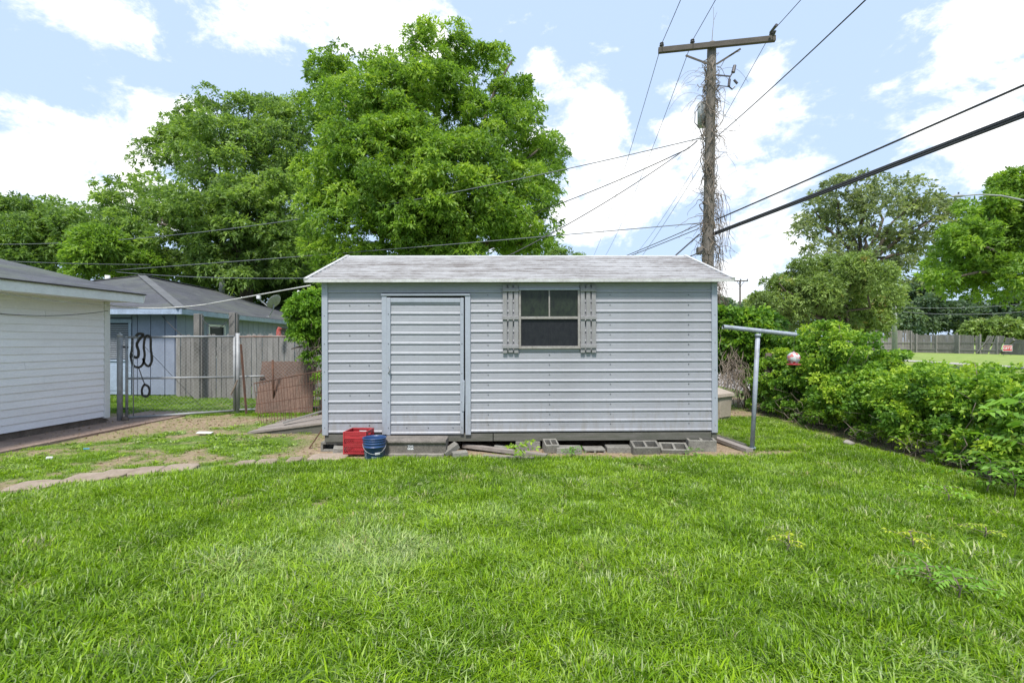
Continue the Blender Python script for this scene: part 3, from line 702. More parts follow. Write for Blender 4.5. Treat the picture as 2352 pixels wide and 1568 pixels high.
# window
win = bpy.data.objects.new('window', None); COL.objects.link(win); win.parent = shed
WM = weathered('window_frame', (.33, .31, .29), (.20, .18, .16), .6, 6)
mb = MB(); mb.bev((wx0-.004, -.035, wz0-.008), (wx1+.004, .004, wz0+.026), .003); mb.build('sill', WM, win)
mb = MB(); mb.bev((wx0-.004, -.030, wz1-.02), (wx1+.004, .004, wz1+.006), .003); mb.build('frame', M['shed_trim'], win)
for x_ in (wx0-.002, wx1-.026): mb = MB(); mb.bev((x_, -.030, wz0+.026), (x_+.028, .004, wz1-.02), .003); mb.build('frame', WM, win)
wzm = 1.665
mb = MB(); mb.bev((wx0+.026, -.026, wzm-.014), (wx1-.026, .004, wzm+.018), .003); mb.build('meeting_rail', WM, win)
mid = (wx0+wx1)/2
mb = MB(); mb.bev((mid-.009, -.018, wzm+.018), (mid+.009, .002, wz1-.02), .002); mb.build('mullion', WM, win)
mb = MB(); mb.bev((mid-.006, .005, wz0+.026), (mid+.006, .012, wzm-.014), .002); mb.build('mullion', M['darkmetal'], win)
def glass_mat(name, c1, c2, sc, rough, spec):
    mt, t, b = mat_new(name)
    n = tnoise(t, sc, 8, .8, (1, 1, .55)); c = ramp(t, n, [(.35, c1), (.7, c2)])
    t.links.new(c, b.inputs['Base Color']); b.inputs['Roughness'].default_value = rough; b.inputs['Specular IOR Level'].default_value = spec
    bump(t, b, tnoise(t, 60, 3, .7), .3, .003)
    return mt
GL = glass_mat('mildewed_glass', (.008, .010, .010), (.030, .042, .024), 14, .35, .35)
GS = glass_mat('dark_screen', (.009, .010, .014), (.022, .024, .027), 22, .5, .25)
for (a, b_) in ((wx0+.026, mid-.009), (mid+.009, wx1-.026)):
    mb = MB(); mb.box((a, -.004, wzm+.018), (b_, .0, wz1-.02)); mb.build('pane', GL, win)
for (a, b_) in ((wx0+.026, mid), (mid, wx1-.026)):
    mb = MB(); mb.box((a+.001, -.002, wz0+.026), (b_-.001, .002, wzm-.014)); mb.build('screen_pane', GS, win)
mb = MB(); mb.box((wx0, .03, wz0), (wx1, .04, wz1)); mb.build('window_backing', M['dark_inside'], win)
for (xa, xb) in ((2.262, 2.458), (3.242, 3.437)):
    sh = bpy.data.objects.new('shutter', None); COL.objects.link(sh); sh.parent = shed; sh.location = (xa, -.02, 0)
    w = xb-xa; sw = .054; gap = (w-3*sw)/2
    for j in range(3):
        mb = MB(); x_ = j*(sw+gap); mb.bev((x_, -.018, 1.225+.006*(j % 2)), (x_+sw, 0, 2.075), .003)
        # rounded picket heads
        mb.add([(x_, -.018, 2.075), (x_+sw*.3, -.018, 2.093), (x_+sw*.7, -.018, 2.093), (x_+sw, -.018, 2.075), (x_, 0, 2.075), (x_+sw*.3, 0, 2.093), (x_+sw*.7, 0, 2.093), (x_+sw, 0, 2.075)],
               [(0, 3, 2, 1), (4, 5, 6, 7), (0, 1, 5, 4), (1, 2, 6, 5), (2, 3, 7, 6)])
        mb.build('slat', M['shutter'], sh)
    for z in (1.285, 1.645, 1.995):
        mb = MB(); mb.bev((-.004, -.034, z), (w+.004, -.018, z+.044), .003); mb.build('cross_bar', M['shutter'], sh)
# roof
RZ0, RZ1 = 2.135, 2.70; sl_len = 1.6
rx0, rx1 = -.17, SW+.17
nper = 11
mb = MB()
def roof_side(sgn):
    ys_, zs_ = [], []
    for k in range(nper):
        for (f, hgt) in ((0, -.018), (.05, .024), (.28, .028), (.40, .002), (.62, .0), (.66, .006), (.70, .0), (.94, .0)):
            s = (k+f)/nper; yy = -.10+s*1.6; zz = RZ0+s*(RZ1-RZ0)+hgt
            ys_.append(yy if sgn > 0 else SD-yy); zs_.append(zz)
    ys_.append(1.5); zs_.append(RZ1)
    n = len(ys_); vs = [(x_, ys_[i], zs_[i]) for x_ in (rx0+.02, rx1-.02) for i in range(n)]
    mb.add(vs, [(i, n+i, n+i+1, i+1) if sgn > 0 else (i, i+1, n+i+1, n+i) for i in range(n-1)])
roof_side(1); roof_side(-1)
M['shed_roof_trough'] = weathered('roof_trough_grime_shade', (.30, .285, .28), (.12, .105, .095), .8, 6, (.35, .65), (.5, 6, 1), 40, .3, .2)  # grime plus painted shade between the ribs, so their stripes show
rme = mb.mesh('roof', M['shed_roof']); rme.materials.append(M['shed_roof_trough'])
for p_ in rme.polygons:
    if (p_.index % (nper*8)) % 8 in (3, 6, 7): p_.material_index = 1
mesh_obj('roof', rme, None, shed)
mb = MB()
for sgn in (0, 1):
    f = lambda yy: yy if sgn == 0 else SD-yy
    mb.add([(rx0, f(-.10), RZ0-.022), (rx1, f(-.10), RZ0-.022), (rx1, f(1.5), RZ1-.022), (rx0, f(1.5), RZ1-.022)], [(0, 3, 2, 1)])
mb.build('roof_lining', M['shed_trim'], shed)
RT = weathered('rake_trim', (.58, .58, .57), (.38, .36, .34), .5, 5)
for x_ in (rx0-.012, rx1-.03):
    for sgn in (0, 1):
        ya, yb = (-.12, 1.5) if sgn == 0 else (SD+.12, 1.5)
        za = RZ0+(-.02)*(RZ1-RZ0)/1.6
        mb = MB(); mb.bar((x_+.02, ya, za+.004), (x_+.02, yb, RZ1+.006), .045, .055); mb.build('rake_trim', RT, shed)
mb = MB(); mb.bar((rx0, -.112, RZ0-.010), (rx1, -.112, RZ0-.010), .016, .036); mb.build('drip_edge', RT, shed)
mb = MB(); mb.bar((rx0, SD+.112, RZ0-.010), (rx1, SD+.112, RZ0-.010), .016, .036); mb.build('drip_edge', RT, shed)
mb = MB(); mb.add([(rx0, 1.40, RZ1-.018), (rx1, 1.40, RZ1-.018), (rx1, 1.5, RZ1+.022), (rx0, 1.5, RZ1+.022), (rx0, 1.6, RZ1-.018), (rx1, 1.6, RZ1-.018)], [(0, 1, 2, 3), (3, 2, 5, 4)])
mb.build('ridge_cap', RT, shed)
# skids
for (a, b_) in ((.02, 2.13), (2.14, SW-.07)):
    mb = MB(); mb.bev((a, .0, .115), (b_, .05, .212), .004); mb.build('skid_beam', M['skid'], shed)
mb = MB(); mb.bev((SW-.066, -.004, .125), (SW-.0, .07, .2), .004); mb.build('skid_end', M['skid'], shed)
for yy in (1.4, 2.85): mb = MB(); mb.bev((.02, yy, .115), (SW-.02, yy+.1, .2), .004); mb.build('skid_beam', M['skid'], shed)

# concrete blocks under the shed
def block_mesh(w=.39, d=.19, h=.19, holes='top'):
    mb = MB(); t_ = .028
    if holes == 'solid': mb.bev((-w/2, -d/2, 0), (w/2, d/2, h), .006); return mb
    if holes == 'top':
        mb.bev((-w/2, -d/2, 0), (w/2, -d/2+t_, h), .004); mb.bev((-w/2, d/2-t_, 0), (w/2, d/2, h), .004)
        for x_ in (-w/2, -t_/2, w/2-t_): mb.box((x_, -d/2+t_-.001, .002), (x_+t_, d/2-t_+.001, h-.002))
        mb.box((-w/2+.01, -d/2+.01, .001), (w/2-.01, d/2-.01, .03))
    if holes == 'front':
        mb.bev((-w/2, -d/2, 0), (w/2, d/2, t_), .004); mb.bev((-w/2, -d/2, h-t_), (w/2, d/2, h), .004)
        for x_ in (-w/2, -t_/2, w/2-t_): mb.box((x_, -d/2+.001, t_-.001), (x_+t_, d/2-.001, h-t_+.001))
        mb.box((-w/2+.01, d/2-.03, .01), (w/2-.01, d/2-.01, h-.01))
    return mb
def put(mb, name, mat, pos, rot, label, cat, group=None, smooth=False):
    o = mb.build(name, mat, smooth=smooth); o.location = pos; o.rotation_euler = rot; return tag(o, label, cat, group)
def sx(px, Y=6.0): return (px-CX)*Y/F
bg_ = 'concrete blocks supporting the shed'
BM = {k: block_mesh(holes=k, **kw).mesh('concrete_block', M['block']) for k, kw in (('top', dict(h=.13, w=.34)), ('front', dict(w=.36, h=.12)), ('solid', dict(w=.31, d=.2, h=.15)))}
def blk(kind, px, Y, z, rot, label, s=(1, 1, 1)):
    o = bpy.data.objects.new('concrete_block', BM[kind]); COL.objects.link(o); o.location = (sx(px, Y), Y, z); o.rotation_euler = rot; o.scale = s
    tag(o, label, 'concrete block', bg_)
blk('front', 775, 6.2, -.01, (0, 0, .03), 'hollow concrete block under the shed corner behind the red crate')
blk('solid', 1212, 6.2, -.03, (0, 0, 0), 'squat upright concrete block under the shed just right of the loose planks')
blk('top', 1264, 6.05, .0, (.25, .0, .15), 'broken concrete block tipped forward beside the green weed', (.50, 1, 1.05))
blk('solid', 1306, 6.0, -.05, (0, 0, -.03), 'low solid concrete block half sunk in the dirt below the window', (1.0, .9, .85))
blk('front', 1363, 6.08, -.06, (0, 0, .05), 'sunken block with dark openings, midway along the shed', (.72, 1, .9))
blk('solid', 1419, 6.1, -.075, (0, 0, -.02), 'nearly buried flat block left of the three open topped blocks', (.98, 1, .95))
blk('top', 1480, 6.0, -.005, (.30, .0, .03), 'open topped block, leftmost of the three at the right end', (.98, 1, 1))
blk('top', 1546, 6.05, -.03, (.32, 0, -.08), 'lower open topped block, middle of the three at the right end', (1.0, 1, .9))
blk('top', 1607, 6.15, .0, (.10, 0, -.05), 'open topped block directly under the right corner of the shed', (1.02, 1.1, 1.2))
mb = MB(); mb.bev((-.10, -.08, 0), (.10, .08, .09), .01); put(mb, 'concrete_block', M['block'], (sx(786, 6.05), 6.02, -.02), (0, .1, .3), 'small broken lump of concrete left of the red crate', 'concrete block')
mb = MB(); mb.bev((-.085, -.05, 0), (.085, .05, .07), .01); put(mb, 'concrete_block', M['block'], (sx(1150, 6.15), 6.15, -.01), (0, .1, -.2), 'small rough stone in the gap under the shed by the planks', 'concrete block')

# step with its worn sticker
step = thing('concrete_step', 'brown concrete step with rounded edge below the shed door', 'step', (sx(956, 5.92), 5.92, 0), (0, 0, -.01))
mb = MB(); w = .385; pr = [(-.15, .045), (-.15, .155), (-.165, .163), (-.175, .178), (-.172, .196), (-.155, .208), (.08, .213), (.08, .045)]
n = len(pr); vs = [(x_, y_, z_) for x_ in (-w, -w+.02, w-.02, w) for (y_, z_) in pr]
vs = [(v[0], v[1]*(.95 if abs(v[0]) > w-.01 else 1), v[2]*(.97 if abs(v[0]) > w-.01 else 1)) for v in vs]
fs = [(j*n+k, j*n+(k+1) % n, (j+1)*n+(k+1) % n, (j+1)*n+k) for j in range(3) for k in range(n)]+[tuple(range(n))[::-1], tuple(3*n+k for k in range(n))]
fs = [f[::-1] for f in fs]
mb.add(vs, fs); mb.build('tread', M['step'], step)
mb = MB(); mb.bev((-w-.03, -.19, -.03), (w-.02, .06, .050), .008); mb.build('footing', M['concrete'], step)
stk = bpy.data.objects.new('sticker', None); COL.objects.link(stk); stk.parent = step; stk.location = (-.075, -.1525, .088)
mb = MB(); mb.box((0, .001, 0), (.078, .0024, .062)); mb.build('sticker_backing', M['darkmetal'], stk)
mb = MB()
glyph = ["#####.###.", "..#.#.#.#.", ".##.###.##", "..........", "#.##.#.##.", "####.#####", "##########"]
for r_, row in enumerate(glyph):
    for c_, ch in enumerate(row):
        if ch == '#': mb.box((.003+c_*.0072, -.0004, .056-(r_+1)*.0076), (.003+(c_+.92)*.0072, .0008, .056-r_*.0076-.0006))
mb.build('sticker_print', M['white'], stk)

mb = MB(); mb.bev((-.10, -.05, -.035), (.10, .05, .035), .005); put(mb, 'paver_brick', M['block'], (sx(1035, 5.85), 5.85, .075), (.15, -.52, .5), 'grey brick tipped up on edge beside the concrete step', 'brick', 'loose bricks by the step')
mb = MB(); mb.bev((-.09, -.06, -.028), (.09, .06, .028), .005); put(mb, 'paver_brick', M['block'], (sx(1056, 5.75), 5.75, .045), (.0, -.05, .28), 'grey brick lying flat in front of the tipped brick', 'brick', 'loose bricks by the step')
def plank(name, a, b_, w, h, mat, label, cat='plank', group=None, up=(0, 0, 1)):
    a = Vector(a); b_ = Vector(b_); mb = MB(); mb.bar(a-a, b_-a, w, h, up); o = mb.build(name, mat); o.location = a; return tag(o, label, cat, group)
def gp(px, py, z=0):
    Y = (CAMH-z)*F/(py-CY); return Vector(((px-CX)*Y/F, Y, z))
pl = 'loose planks around the shed'
plank('plank', gp(1065, 1022, .05), gp(1256, 1046, .025), .085, .04, M['rail'], 'long weathered plank slanting out from under the shed', group=pl)
plank('plank', gp(1110, 1046, .015), gp(1226, 1052, .015), .07, .03, M['rail'], 'short plank lying on the ground below the long one', group=pl)
plank('plank', gp(1636, 1003, .05), gp(1722, 1034, .025), .10, .045, M['rail'], 'flat board running from the shed corner to the clothes post', group=pl)
a = gp(1648, 1001, .035); b_ = gp(1712, 1022, .03); mb = MB(); mb.tube([(0, 0, 0), b_-a], .024, 10); o = put(mb, 'round_rail', M['skid'], a, (0, 0, 0), 'dark round rail lying behind the board by the clothes post', 'pole')
# ramp on the left side
ramp_ = thing('wooden_ramp', 'weathered wooden ramp platform sloping up against the shed\'s left side', 'ramp', (-3.1, 7.3, 0), (0, 0, 0))
ra = gp(577, 995, .02); 
for k in range(7):
    yy = 7.22+k*.17; mb = MB()
    mb.add([(-3.95+.03*math.sin(k*2), yy, .03), (-2.5, yy, .215), (-2.5, yy+.16, .215), (-3.95+.03*math.sin(k*2), yy+.16, .03), (-3.95+.03*math.sin(k*2), yy, .0), (-2.5, yy, .185), (-2.5, yy+.16, .185), (-3.95, yy+.16, .0)],
           [(0,1,2,3),(7,6,5,4),(0,4,5,1),(1,5,6,2),(2,6,7,3),(3,7,4,0)])
    mb.build('deck_board', M['rail'], ramp_, True)
mb = MB(); mb.add([(-3.85, 7.24, -.02), (-2.5, 7.24, -.02), (-2.5, 7.24, .183), (-3.85, 7.24, .008), (-3.85, 7.29, -.02), (-2.5, 7.29, -.02), (-2.5, 7.29, .183), (-3.85, 7.29, .008)], [(0,1,2,3),(4,7,6,5),(3,2,6,7),(0,3,7,4),(1,5,6,2)])
mb.build('stringer', M['skid'], ramp_, True)
plank('board_scrap', (-3.55, 7.5, .12), (-2.5, 8.0, .42), .07, .02, M['greywood'], 'thin pale strip of wood leaning across the ramp', 'plank')
mb = MB(); mb.bar((0, 0, 0), (.16, .06, .26), .03, .015); put(mb, 'stake', M['rust'], (-2.62, 6.25, 0), (0, 0, 0), 'short rusty stake leaning on the shed\'s left corner', 'stake')

# crate
crate = thing('milk_crate', 'red plastic milk crate standing upright beside the shed door', 'crate', (sx(823, 5.88), 5.90, .035), (0, 0, -.06))
W2, H2 = .133, .27
def crate_side(mb, ax, sgn):
    def Q(u, z, o): 
        o = o*sgn; return (u, o, z) if ax == 0 else (o, u, z)
    def bx(u0, u1, z0_, z1_, o0, o1):
        p = [Q(u0, z0_, o0), Q(u1, z1_, o1)]; a = tuple(min(p[0][i], p[1][i]) for i in range(3)); b = tuple(max(p[0][i], p[1][i]) for i in range(3)); mb.box(a, b)
    o0, o1 = W2-.006, W2
    bx(-W2, W2, H2-.016, H2, o0-.006, o1+.003)
    if ax == 0 and sgn > 0 or ax == 1: bx(-W2, -.045, H2-.062, H2-.016, o0, o1); bx(.05, W2, H2-.062, H2-.016, o0, o1); bx(-.05, .05, H2-.024, H2-.016, o0, o1); bx(-W2, W2, H2-.085, H2-.0625, o0, o1)
    else: bx(-W2, W2, H2-.085, H2-.016, o0, o1); bx(-.06, .06, H2-.05, H2-.046, o1, o1+.004)
    for z in (H2-.032, H2-.085, .118, .010): bx(-W2, W2, z, z+.007, o0, o1+.004)
    bx(-W2, W2, .096, .118, o0, o1); bx(-W2, W2, 0, .014, o0, o1)
    for (za, zb) in ((.014, .096), (.125, H2-.085)):
        h = zb-za; nn = 11; step_ = 2*W2/nn
        for k in range(-1, nn+1):
            for dr in (1, -1):
                u0 = -W2+k*step_+ (0 if dr > 0 else step_); u1 = u0+dr*h*.75
                if min(u0, u1) < -W2 or max(u0, u1) > W2: continue
                mb.bar(Q(u0, za, (o0+o1)/2), Q(u1, zb, (o0+o1)/2), .005, .005)
mb = MB()
for ax in (0, 1):
    for sgn in (1, -1): crate_side(mb, ax, sgn)
for sx_ in (-1, 1):
    for sy_ in (-1, 1): mb.box((sx_*W2-.007, sy_*W2-.007, 0), (sx_*W2+.007, sy_*W2+.007, H2-.002))
mb.build('crate_walls', M['redplastic'], crate)
mb = MB(); 
for k in range(9): mb.box((-W2+.01, -W2+.012+k*.034, .004), (W2-.01, -W2+.026+k*.034, .010)); mb.box((-W2+.012+k*.034, -W2+.01, .0045), (-W2+.026+k*.034, W2-.01, .0095))
mb.build('crate_bottom', M['redplastic'], crate)
# bucket
bucket = thing('plastic_bucket', 'dark blue plastic bucket with hanging handle in front of the crate', 'bucket', (sx(860, 5.66), 5.66, .004), (0, 0, .3))
mb = MB(); mb.lathe([(.108, 0), (.112, .01), (.122, .15), (.130, .152), (.130, .160), (.1235, .163), (.1255, .190), (.131, .192), (.131, .199), (.1265, .202), (.128, .222), (.134, .224), (.134, .229), (.129, .232), (.131, .248), (.138, .250), (.138, .258), (.128, .260), (.126, .24), (.105, .012), (.0, .012)], 36)
mb.build('body', M['bluebucket'], bucket, smooth=True).data.shade_smooth()
mb = MB(); hp = [( .131*math.cos(a_), .131*math.sin(a_)-.02*math.sin(a_), .185-.10*math.sin(a_-math.pi)) for a_ in np.linspace(math.pi, 2*math.pi, 14)]
hp = [(x_, y_*1.05, z_) for (x_, y_, z_) in hp]; mb.tube([(x_, y_-.012, z_) for x_, y_, z_ in hp], .0028, 6); mb.build('handle', M['galv'], bucket)
mb = MB()
def curved(mb, a0, a1, z0_, z1_, r0, r1, n=6):
    vs = []
    for k in range(n+1):
        a_ = a0+(a1-a0)*k/n; vs += [(r0*math.cos(a_), r0*math.sin(a_), z0_), (r1*math.cos(a_), r1*math.sin(a_), z1_)]
    mb.add(vs, [(2*k, 2*k+2, 2*k+3, 2*k+1) for k in range(n)])
curved(mb, -1.55, -1.05, .075, .10, .1178, .1198); mb.build('label_sticker', M['white'], bucket)
mb = MB()
for k in range(5):
    for j in range(9):
        if (k*7+j*5) % 4: curved(mb, -2.75+k*.07, -2.70+k*.07, .02+j*.011, .0285+j*.011, .1125+j*.0008, .1133+j*.0008, 1)
curved(mb, -1.9, -1.3, .03, .037, .1135, .114, 4); curved(mb, -1.9, -1.3, .045, .052, .1145, .115, 4)
mb.build('printed_lettering', weathered('faded_print', (.40, .45, .52), (.15, .2, .3), .6, 30), bucket)

# rock, litter
def blobmesh(r, sc, seed, n=10):
    mb = MB(); rr = np.random.default_rng(seed); pr = [(max(.001, math.sin(math.pi*k/n))*r, -math.cos(math.pi*k/n)*r) for k in range(n+1)]
    mb.lathe(pr, 14); vs = []
    for v in mb.v:
        d = Vector(v); q = 1+.12*math.sin(d.x*40*.1/r+seed)+.10*math.sin(d.y*.1/r*55+seed*2)+.06*math.sin(d.z*60*.1/r); vs.append((v[0]*q*sc[0], v[1]*q*sc[1], v[2]*q*sc[2]))
    mb.v = vs; return mb
p = gp(1950, 1021); put(blobmesh(.075, (1, .8, .6), 3), 'rock', M['rock'], (p.x, p.y, .02), (0, 0, .3), 'rounded pale rock lying at the foot of the hedge', 'rock', smooth=True)
p = gp(470, 999); mb = MB(); mb.bev((-.10, -.05, 0), (.10, .05, .012), .004); put(mb, 'plastic_scrap', M['white'], (p.x, p.y, .035), (.05, .06, .2), 'white plastic scrap lying in the worn grass before the gate', 'litter')
p = gp(198, 1036); mb = MB(); mb.bev((-.03, -.012, 0), (.03, .012, .01), .002); put(mb, 'plastic_scrap', weathered('cyan_scrap', (.05, .3, .5), (.05, .25, .4)), (p.x, p.y, .03), (.1, .1, .6), 'tiny blue plastic scrap in the grass near the path', 'litter')
p = gp(113, 1056); mb = MB(); mb.bev((-.03, -.02, 0), (.03, .02, .03), .006); put(mb, 'stone', M['white'], (p.x, p.y, .01), (.1, .1, .6), 'small pale stone in the worn grass at far left', 'stone')

# ------------------------------------------------------------------ clothes post with feeder
tp = thing('clothes_post', 'grey steel clothesline T post leaning slightly beside the shed', 'post', (sx(1727, 6.05), 6.05, 0), (0, 0, 0))
b0 = gp(1727, 1034); b0.z = -.05; t0 = P(1741, 767, 6.05)
mb = MB(); mb.tube([b0, t0], .027, 16); mb.build('upright', M['tpole'], tp, True, True)
ca, cb = P(1661, 750, 5.98), P(1828, 768, 6.12)
mb = MB(); mb.tube([ca, cb], .0275, 16, caps=False); mb.tube([ca+(cb-ca)*.001, cb], .024, 16, caps=False)
mb.build('crossbar', M['tpole'], tp, True, True)
mb = MB(); mb.tube([ca+(cb-ca)*.02, ca+(cb-ca)*.03], .026, 12); mb.build('end_rust', M['rust'], tp, True)
mb = MB(); mb.tube([t0-Vector((.0, 0, .03)), t0+Vector((0, 0, .005))], .036, 14); mb.build('weld_collar', M['tpole'], tp, True, True)
mb = MB()
for k in range(5): a_ = k*1.25; mb.tube([b0+Vector((math.cos(a_)*.045, math.sin(a_)*.045, .05+k*.012)), b0+Vector((math.cos(a_+1.5)*.05, math.sin(a_+1.5)*.05, .09)), b0+Vector((math.cos(a_+3)*.045, math.sin(a_+3)*.045, .06+k*.01))], .006, 5)
put(mb, 'blue_twine', weathered('twine', (.25, .33, .36), (.15, .2, .22)), (0, 0, 0), (0, 0, 0), 'pale blue twine knotted round the foot of the clothes post', 'twine')
fd = thing('hummingbird_feeder', 'round white and red patterned hummingbird feeder hanging from the crossbar end', 'bird feeder', P(1823, 835, 6.1))
mt, t, b = mat_new('painted_glass'); vo = N(t, 'ShaderNodeTexVoronoi'); vo.inputs['Scale'].default_value = 28; tcx = N(t, 'ShaderNodeTexCoord'); t.links.new(tcx.outputs['Object'], vo.inputs['Vector'])
cc_ = ramp(t, vo.outputs['Color'], [(.30, (.55, .57, .58)), (.45, (.35, .4, .42)), (.52, (.5, .06, .04)), (.66, (.6, .6, .6)), (.75, (.45, .05, .04)), (.9, (.10, .16, .10))]); t.links.new(cc_, b.inputs['Base Color']); b.inputs['Roughness'].default_value = .12
mb = MB(); mb.lathe([(.03, .0), (.045, .008), (.062, .028), (.073, .055), (.076, .08), (.070, .108), (.052, .13), (.03, .142), (.012, .148), (.012, .155), (.0, .157)], 24); mb.build('globe', mt, fd, smooth=True)
mb = MB(); mb.lathe([(.0, -.012), (.078, -.012), (.085, -.006), (.080, .0), (.035, .004), (.03, .018), (.0, .018)], 24, cap0=False); mb.build('feeding_tray', M['redplastic'], fd, smooth=True)
mb = MB(); mb.tube([(0, 0, .15), (-.002, 0, .17), (.006, .0, .26), (.01, 0, .35)], .0022, 5); mb.tube([(.0, 0, .157), (.012, 0, .168), (0, 0, .18), (-.012, 0, .168), (0, 0, .157)], .002, 5); mb.build('hanger', M['wire'], fd)

# storage box
bxo = thing('deck_box', 'beige plastic storage box standing behind the shed\'s right corner', 'storage box', (3.66, 8.42, 0), (0, 0, .62))
mb = MB(); mb.add([(-.95, 0, 0), (.25, 0, 0), (.25, .6, 0), (-.95, .6, 0), (-.97, -.02, .42), (.28, -.02, .42), (.28, .62, .42), (-.97, .62, .42)], [(0,3,2,1),(4,5,6,7),(0,1,5,4),(1,2,6,5),(2,3,7,6),(3,0,4,7)]); mb.build('body', M['beige'], bxo)
mb = MB(); mb.add([(-1.0, -.05, .42), (.31, -.05, .42), (.31, .65, .42), (-1.0, .65, .42), (-1.0, -.04, .47), (.31, -.04, .47), (.28, .30, .56), (-.97, .30, .56), (-1.0, .64, .50), (.31, .64, .50)], [(0,1,5,4),(4,5,6,7),(7,6,9,8),(1,2,9,6,5),(2,3,8,9),(3,0,4,7,8)]); mb.build('lid', M['beige'], bxo)
for x_ in (-.9, -.5, -.1): mb = MB(); mb.bev((x_, -.022, .06), (x_+.32, -.006, .36), .006); mb.build('front_panel', M['beige'], bxo)

# ------------------------------------------------------------------ garage on the left
gar = thing('white_garage', 'white lap sided garage with grey shingle roof at the left edge', 'garage', (-6.8, 8.15, 0), (0, 0, R(-5)))
gc = .107; gmesh = {}
def lap(w, h=gc):
    key = (round(w, 3), round(h, 3))
    if key not in gmesh:
        mb = MB(); mb.add([(-.016, 0, 0), (-.016, w, 0), (0, w, 0), (0, 0, 0)], []); mb = MB()
        mb.add([(0, 0, 0), (.017, 0, .001), (.016, 0, .006), (.003, 0, h+.002), (0, w, 0), (.017, w, .001), (.016, w, .006), (.003, w, h+.002)], [(0, 1, 5, 4), (1, 2, 6, 5), (2, 3, 7, 6), (0, 3, 2, 1), (4, 5, 6, 7)])
        gmesh[key] = mb.mesh('siding_board', M['siding_white'])
    return gmesh[key]
random.seed(4)
GLN = 5.2
for k in range(18):
    z = .128+k*gc
    h = min(gc, 2.05-z)
    cuts = [-GLN, -.09]
    c1 = random.uniform(-2.6, -.9)
    if k % 3 != 1: cuts = [-GLN, c1, -.09]
    for j in range(len(cuts)-1):
        o = bpy.data.objects.new('siding_board', lap(cuts[j+1]-cuts[j]-.003, h)); COL.objects.link(o); o.parent = gar; o.location = (0, cuts[j], z)
mb = MB(); mb.box((-5.8, -GLN, .0), (-.03, -.03, 2.05)); mb.build('wall_core', M['siding_white'], gar)
mb = MB(); mb.bev((-.07, -.09, .10), (.022, .012, 2.045), .004); mb.build('corner_board', M['white_trim'], gar)
mb = MB(); mb.bev((-5.8, -GLN, -.05), (-.018, -.012, .128), .008); mb.build('foundation', M['found'], gar)
mb = MB(); mb.box((0, -GLN, 2.047), (.47, .14, 2.055)); mb.build('soffit', M['siding_white'], gar)
mb = MB(); mb.bev((.47, -GLN, 2.03), (.495, .16, 2.172), .003); mb.build('fascia', M['white_trim'], gar)
sg = .235
def roofmesh(pts_uv, mat, name, parent, world=False):
    """pts_uv: list of faces, each list of (point, uv)"""
    me = bpy.data.meshes.new(name); vs = []; fs = []; uvs = []
    for f in pts_uv:
        n0 = len(vs); vs += [tuple(p) for p, u in f]; fs.append(tuple(range(n0, n0+len(f)))); uvs += [u for p, u in f]
    me.from_pydata(vs, [], fs); ul = me.uv_layers.new(name='UVMap')
    for i, u in enumerate(uvs): ul.data[i].uv = u
    me.materials.append(mat); me.update()
    return mesh_obj(name, me, None, parent, world)
xe, zr = .53, 2.185
xr = -2.9; zrr = zr+sg*(xe-xr)
y0_, y1_ = -GLN-.2, .18
L_ = math.hypot(xe-xr, zrr-zr)
fcs = [[((xe, y0_, zr), (y0_, 0)), ((xe, y1_, zr), (y1_, 0)), ((xr, y1_, zrr), (y1_, L_)), ((xr, y0_, zrr), (y0_, L_))],
       [((xr, y0_, zrr), (y0_, 0)), ((xr, y1_, zrr), (y1_, 0)), ((xr-3.4, y1_, zr), (y1_, L_)), ((xr-3.4, y0_, zr), (y0_, L_))]]
roofmesh(fcs, M['shingle_garage'], 'roof', gar)
mb = MB(); mb.add([(xe, y0_, zr-.004), (xe, y1_, zr-.004), (xr, y1_, zrr-.004), (xr, y0_, zrr-.004), (xe-.01, y0_, zr-.02), (xe-.01, y1_, zr-.02), (xr, y1_, zrr-.03), (xr, y0_, zrr-.03)], [(0,1,5,4),(1,2,6,5),(4,5,6,7),(3,0,4,7)]); mb.build('roof_edge', M['darkmetal'], gar)
mb = MB(); mb.bar((xe-.03, y1_-.02, zr-.09), (xr, y1_-.02, zrr-.09), .02, .13); mb.build('rake_board', M['white_trim'], gar)
mb = MB(); mb.tube([(.05, .02, 0), (.05, .02, .06), (.055, .03, .09)], [.05, .055, .035], 10); 
o = put(mb, 'small_pot', M['found'], garage_pt(.12, .12, 0), (0, 0, 0), 'small dark pot by the corner of the white garage', 'pot', smooth=True)

# ------------------------------------------------------------------ blue house behind the gate
hs = thing('blue_house', 'blue board-and-batten house with grey hip roof behind the gate', 'house', (-8.54, 12.26, 0))
sv = Vector((-.09, 1, 0)).normalized()
def sideP(t_, o=0, z=0): return Vector((-8.54, 12.26, z))+sv*t_+Vector((1, .09, 0)).normalized()*o
mb = MB(); c0 = Vector((-8.56, 12.30, 0)); 
q = [Vector((-17, 12.30, 0)), c0, c0+sv*10.5, Vector((-17, 22.8, 0))]
mb.add([(a.x, a.y, -.05) for a in q]+[(a.x, a.y, 2.2) for a in q], [(0,1,5,4),(1,2,6,5),(2,3,7,6),(4,5,6,7)]); mb.build('wall_core', M['darkmetal'], hs, True)
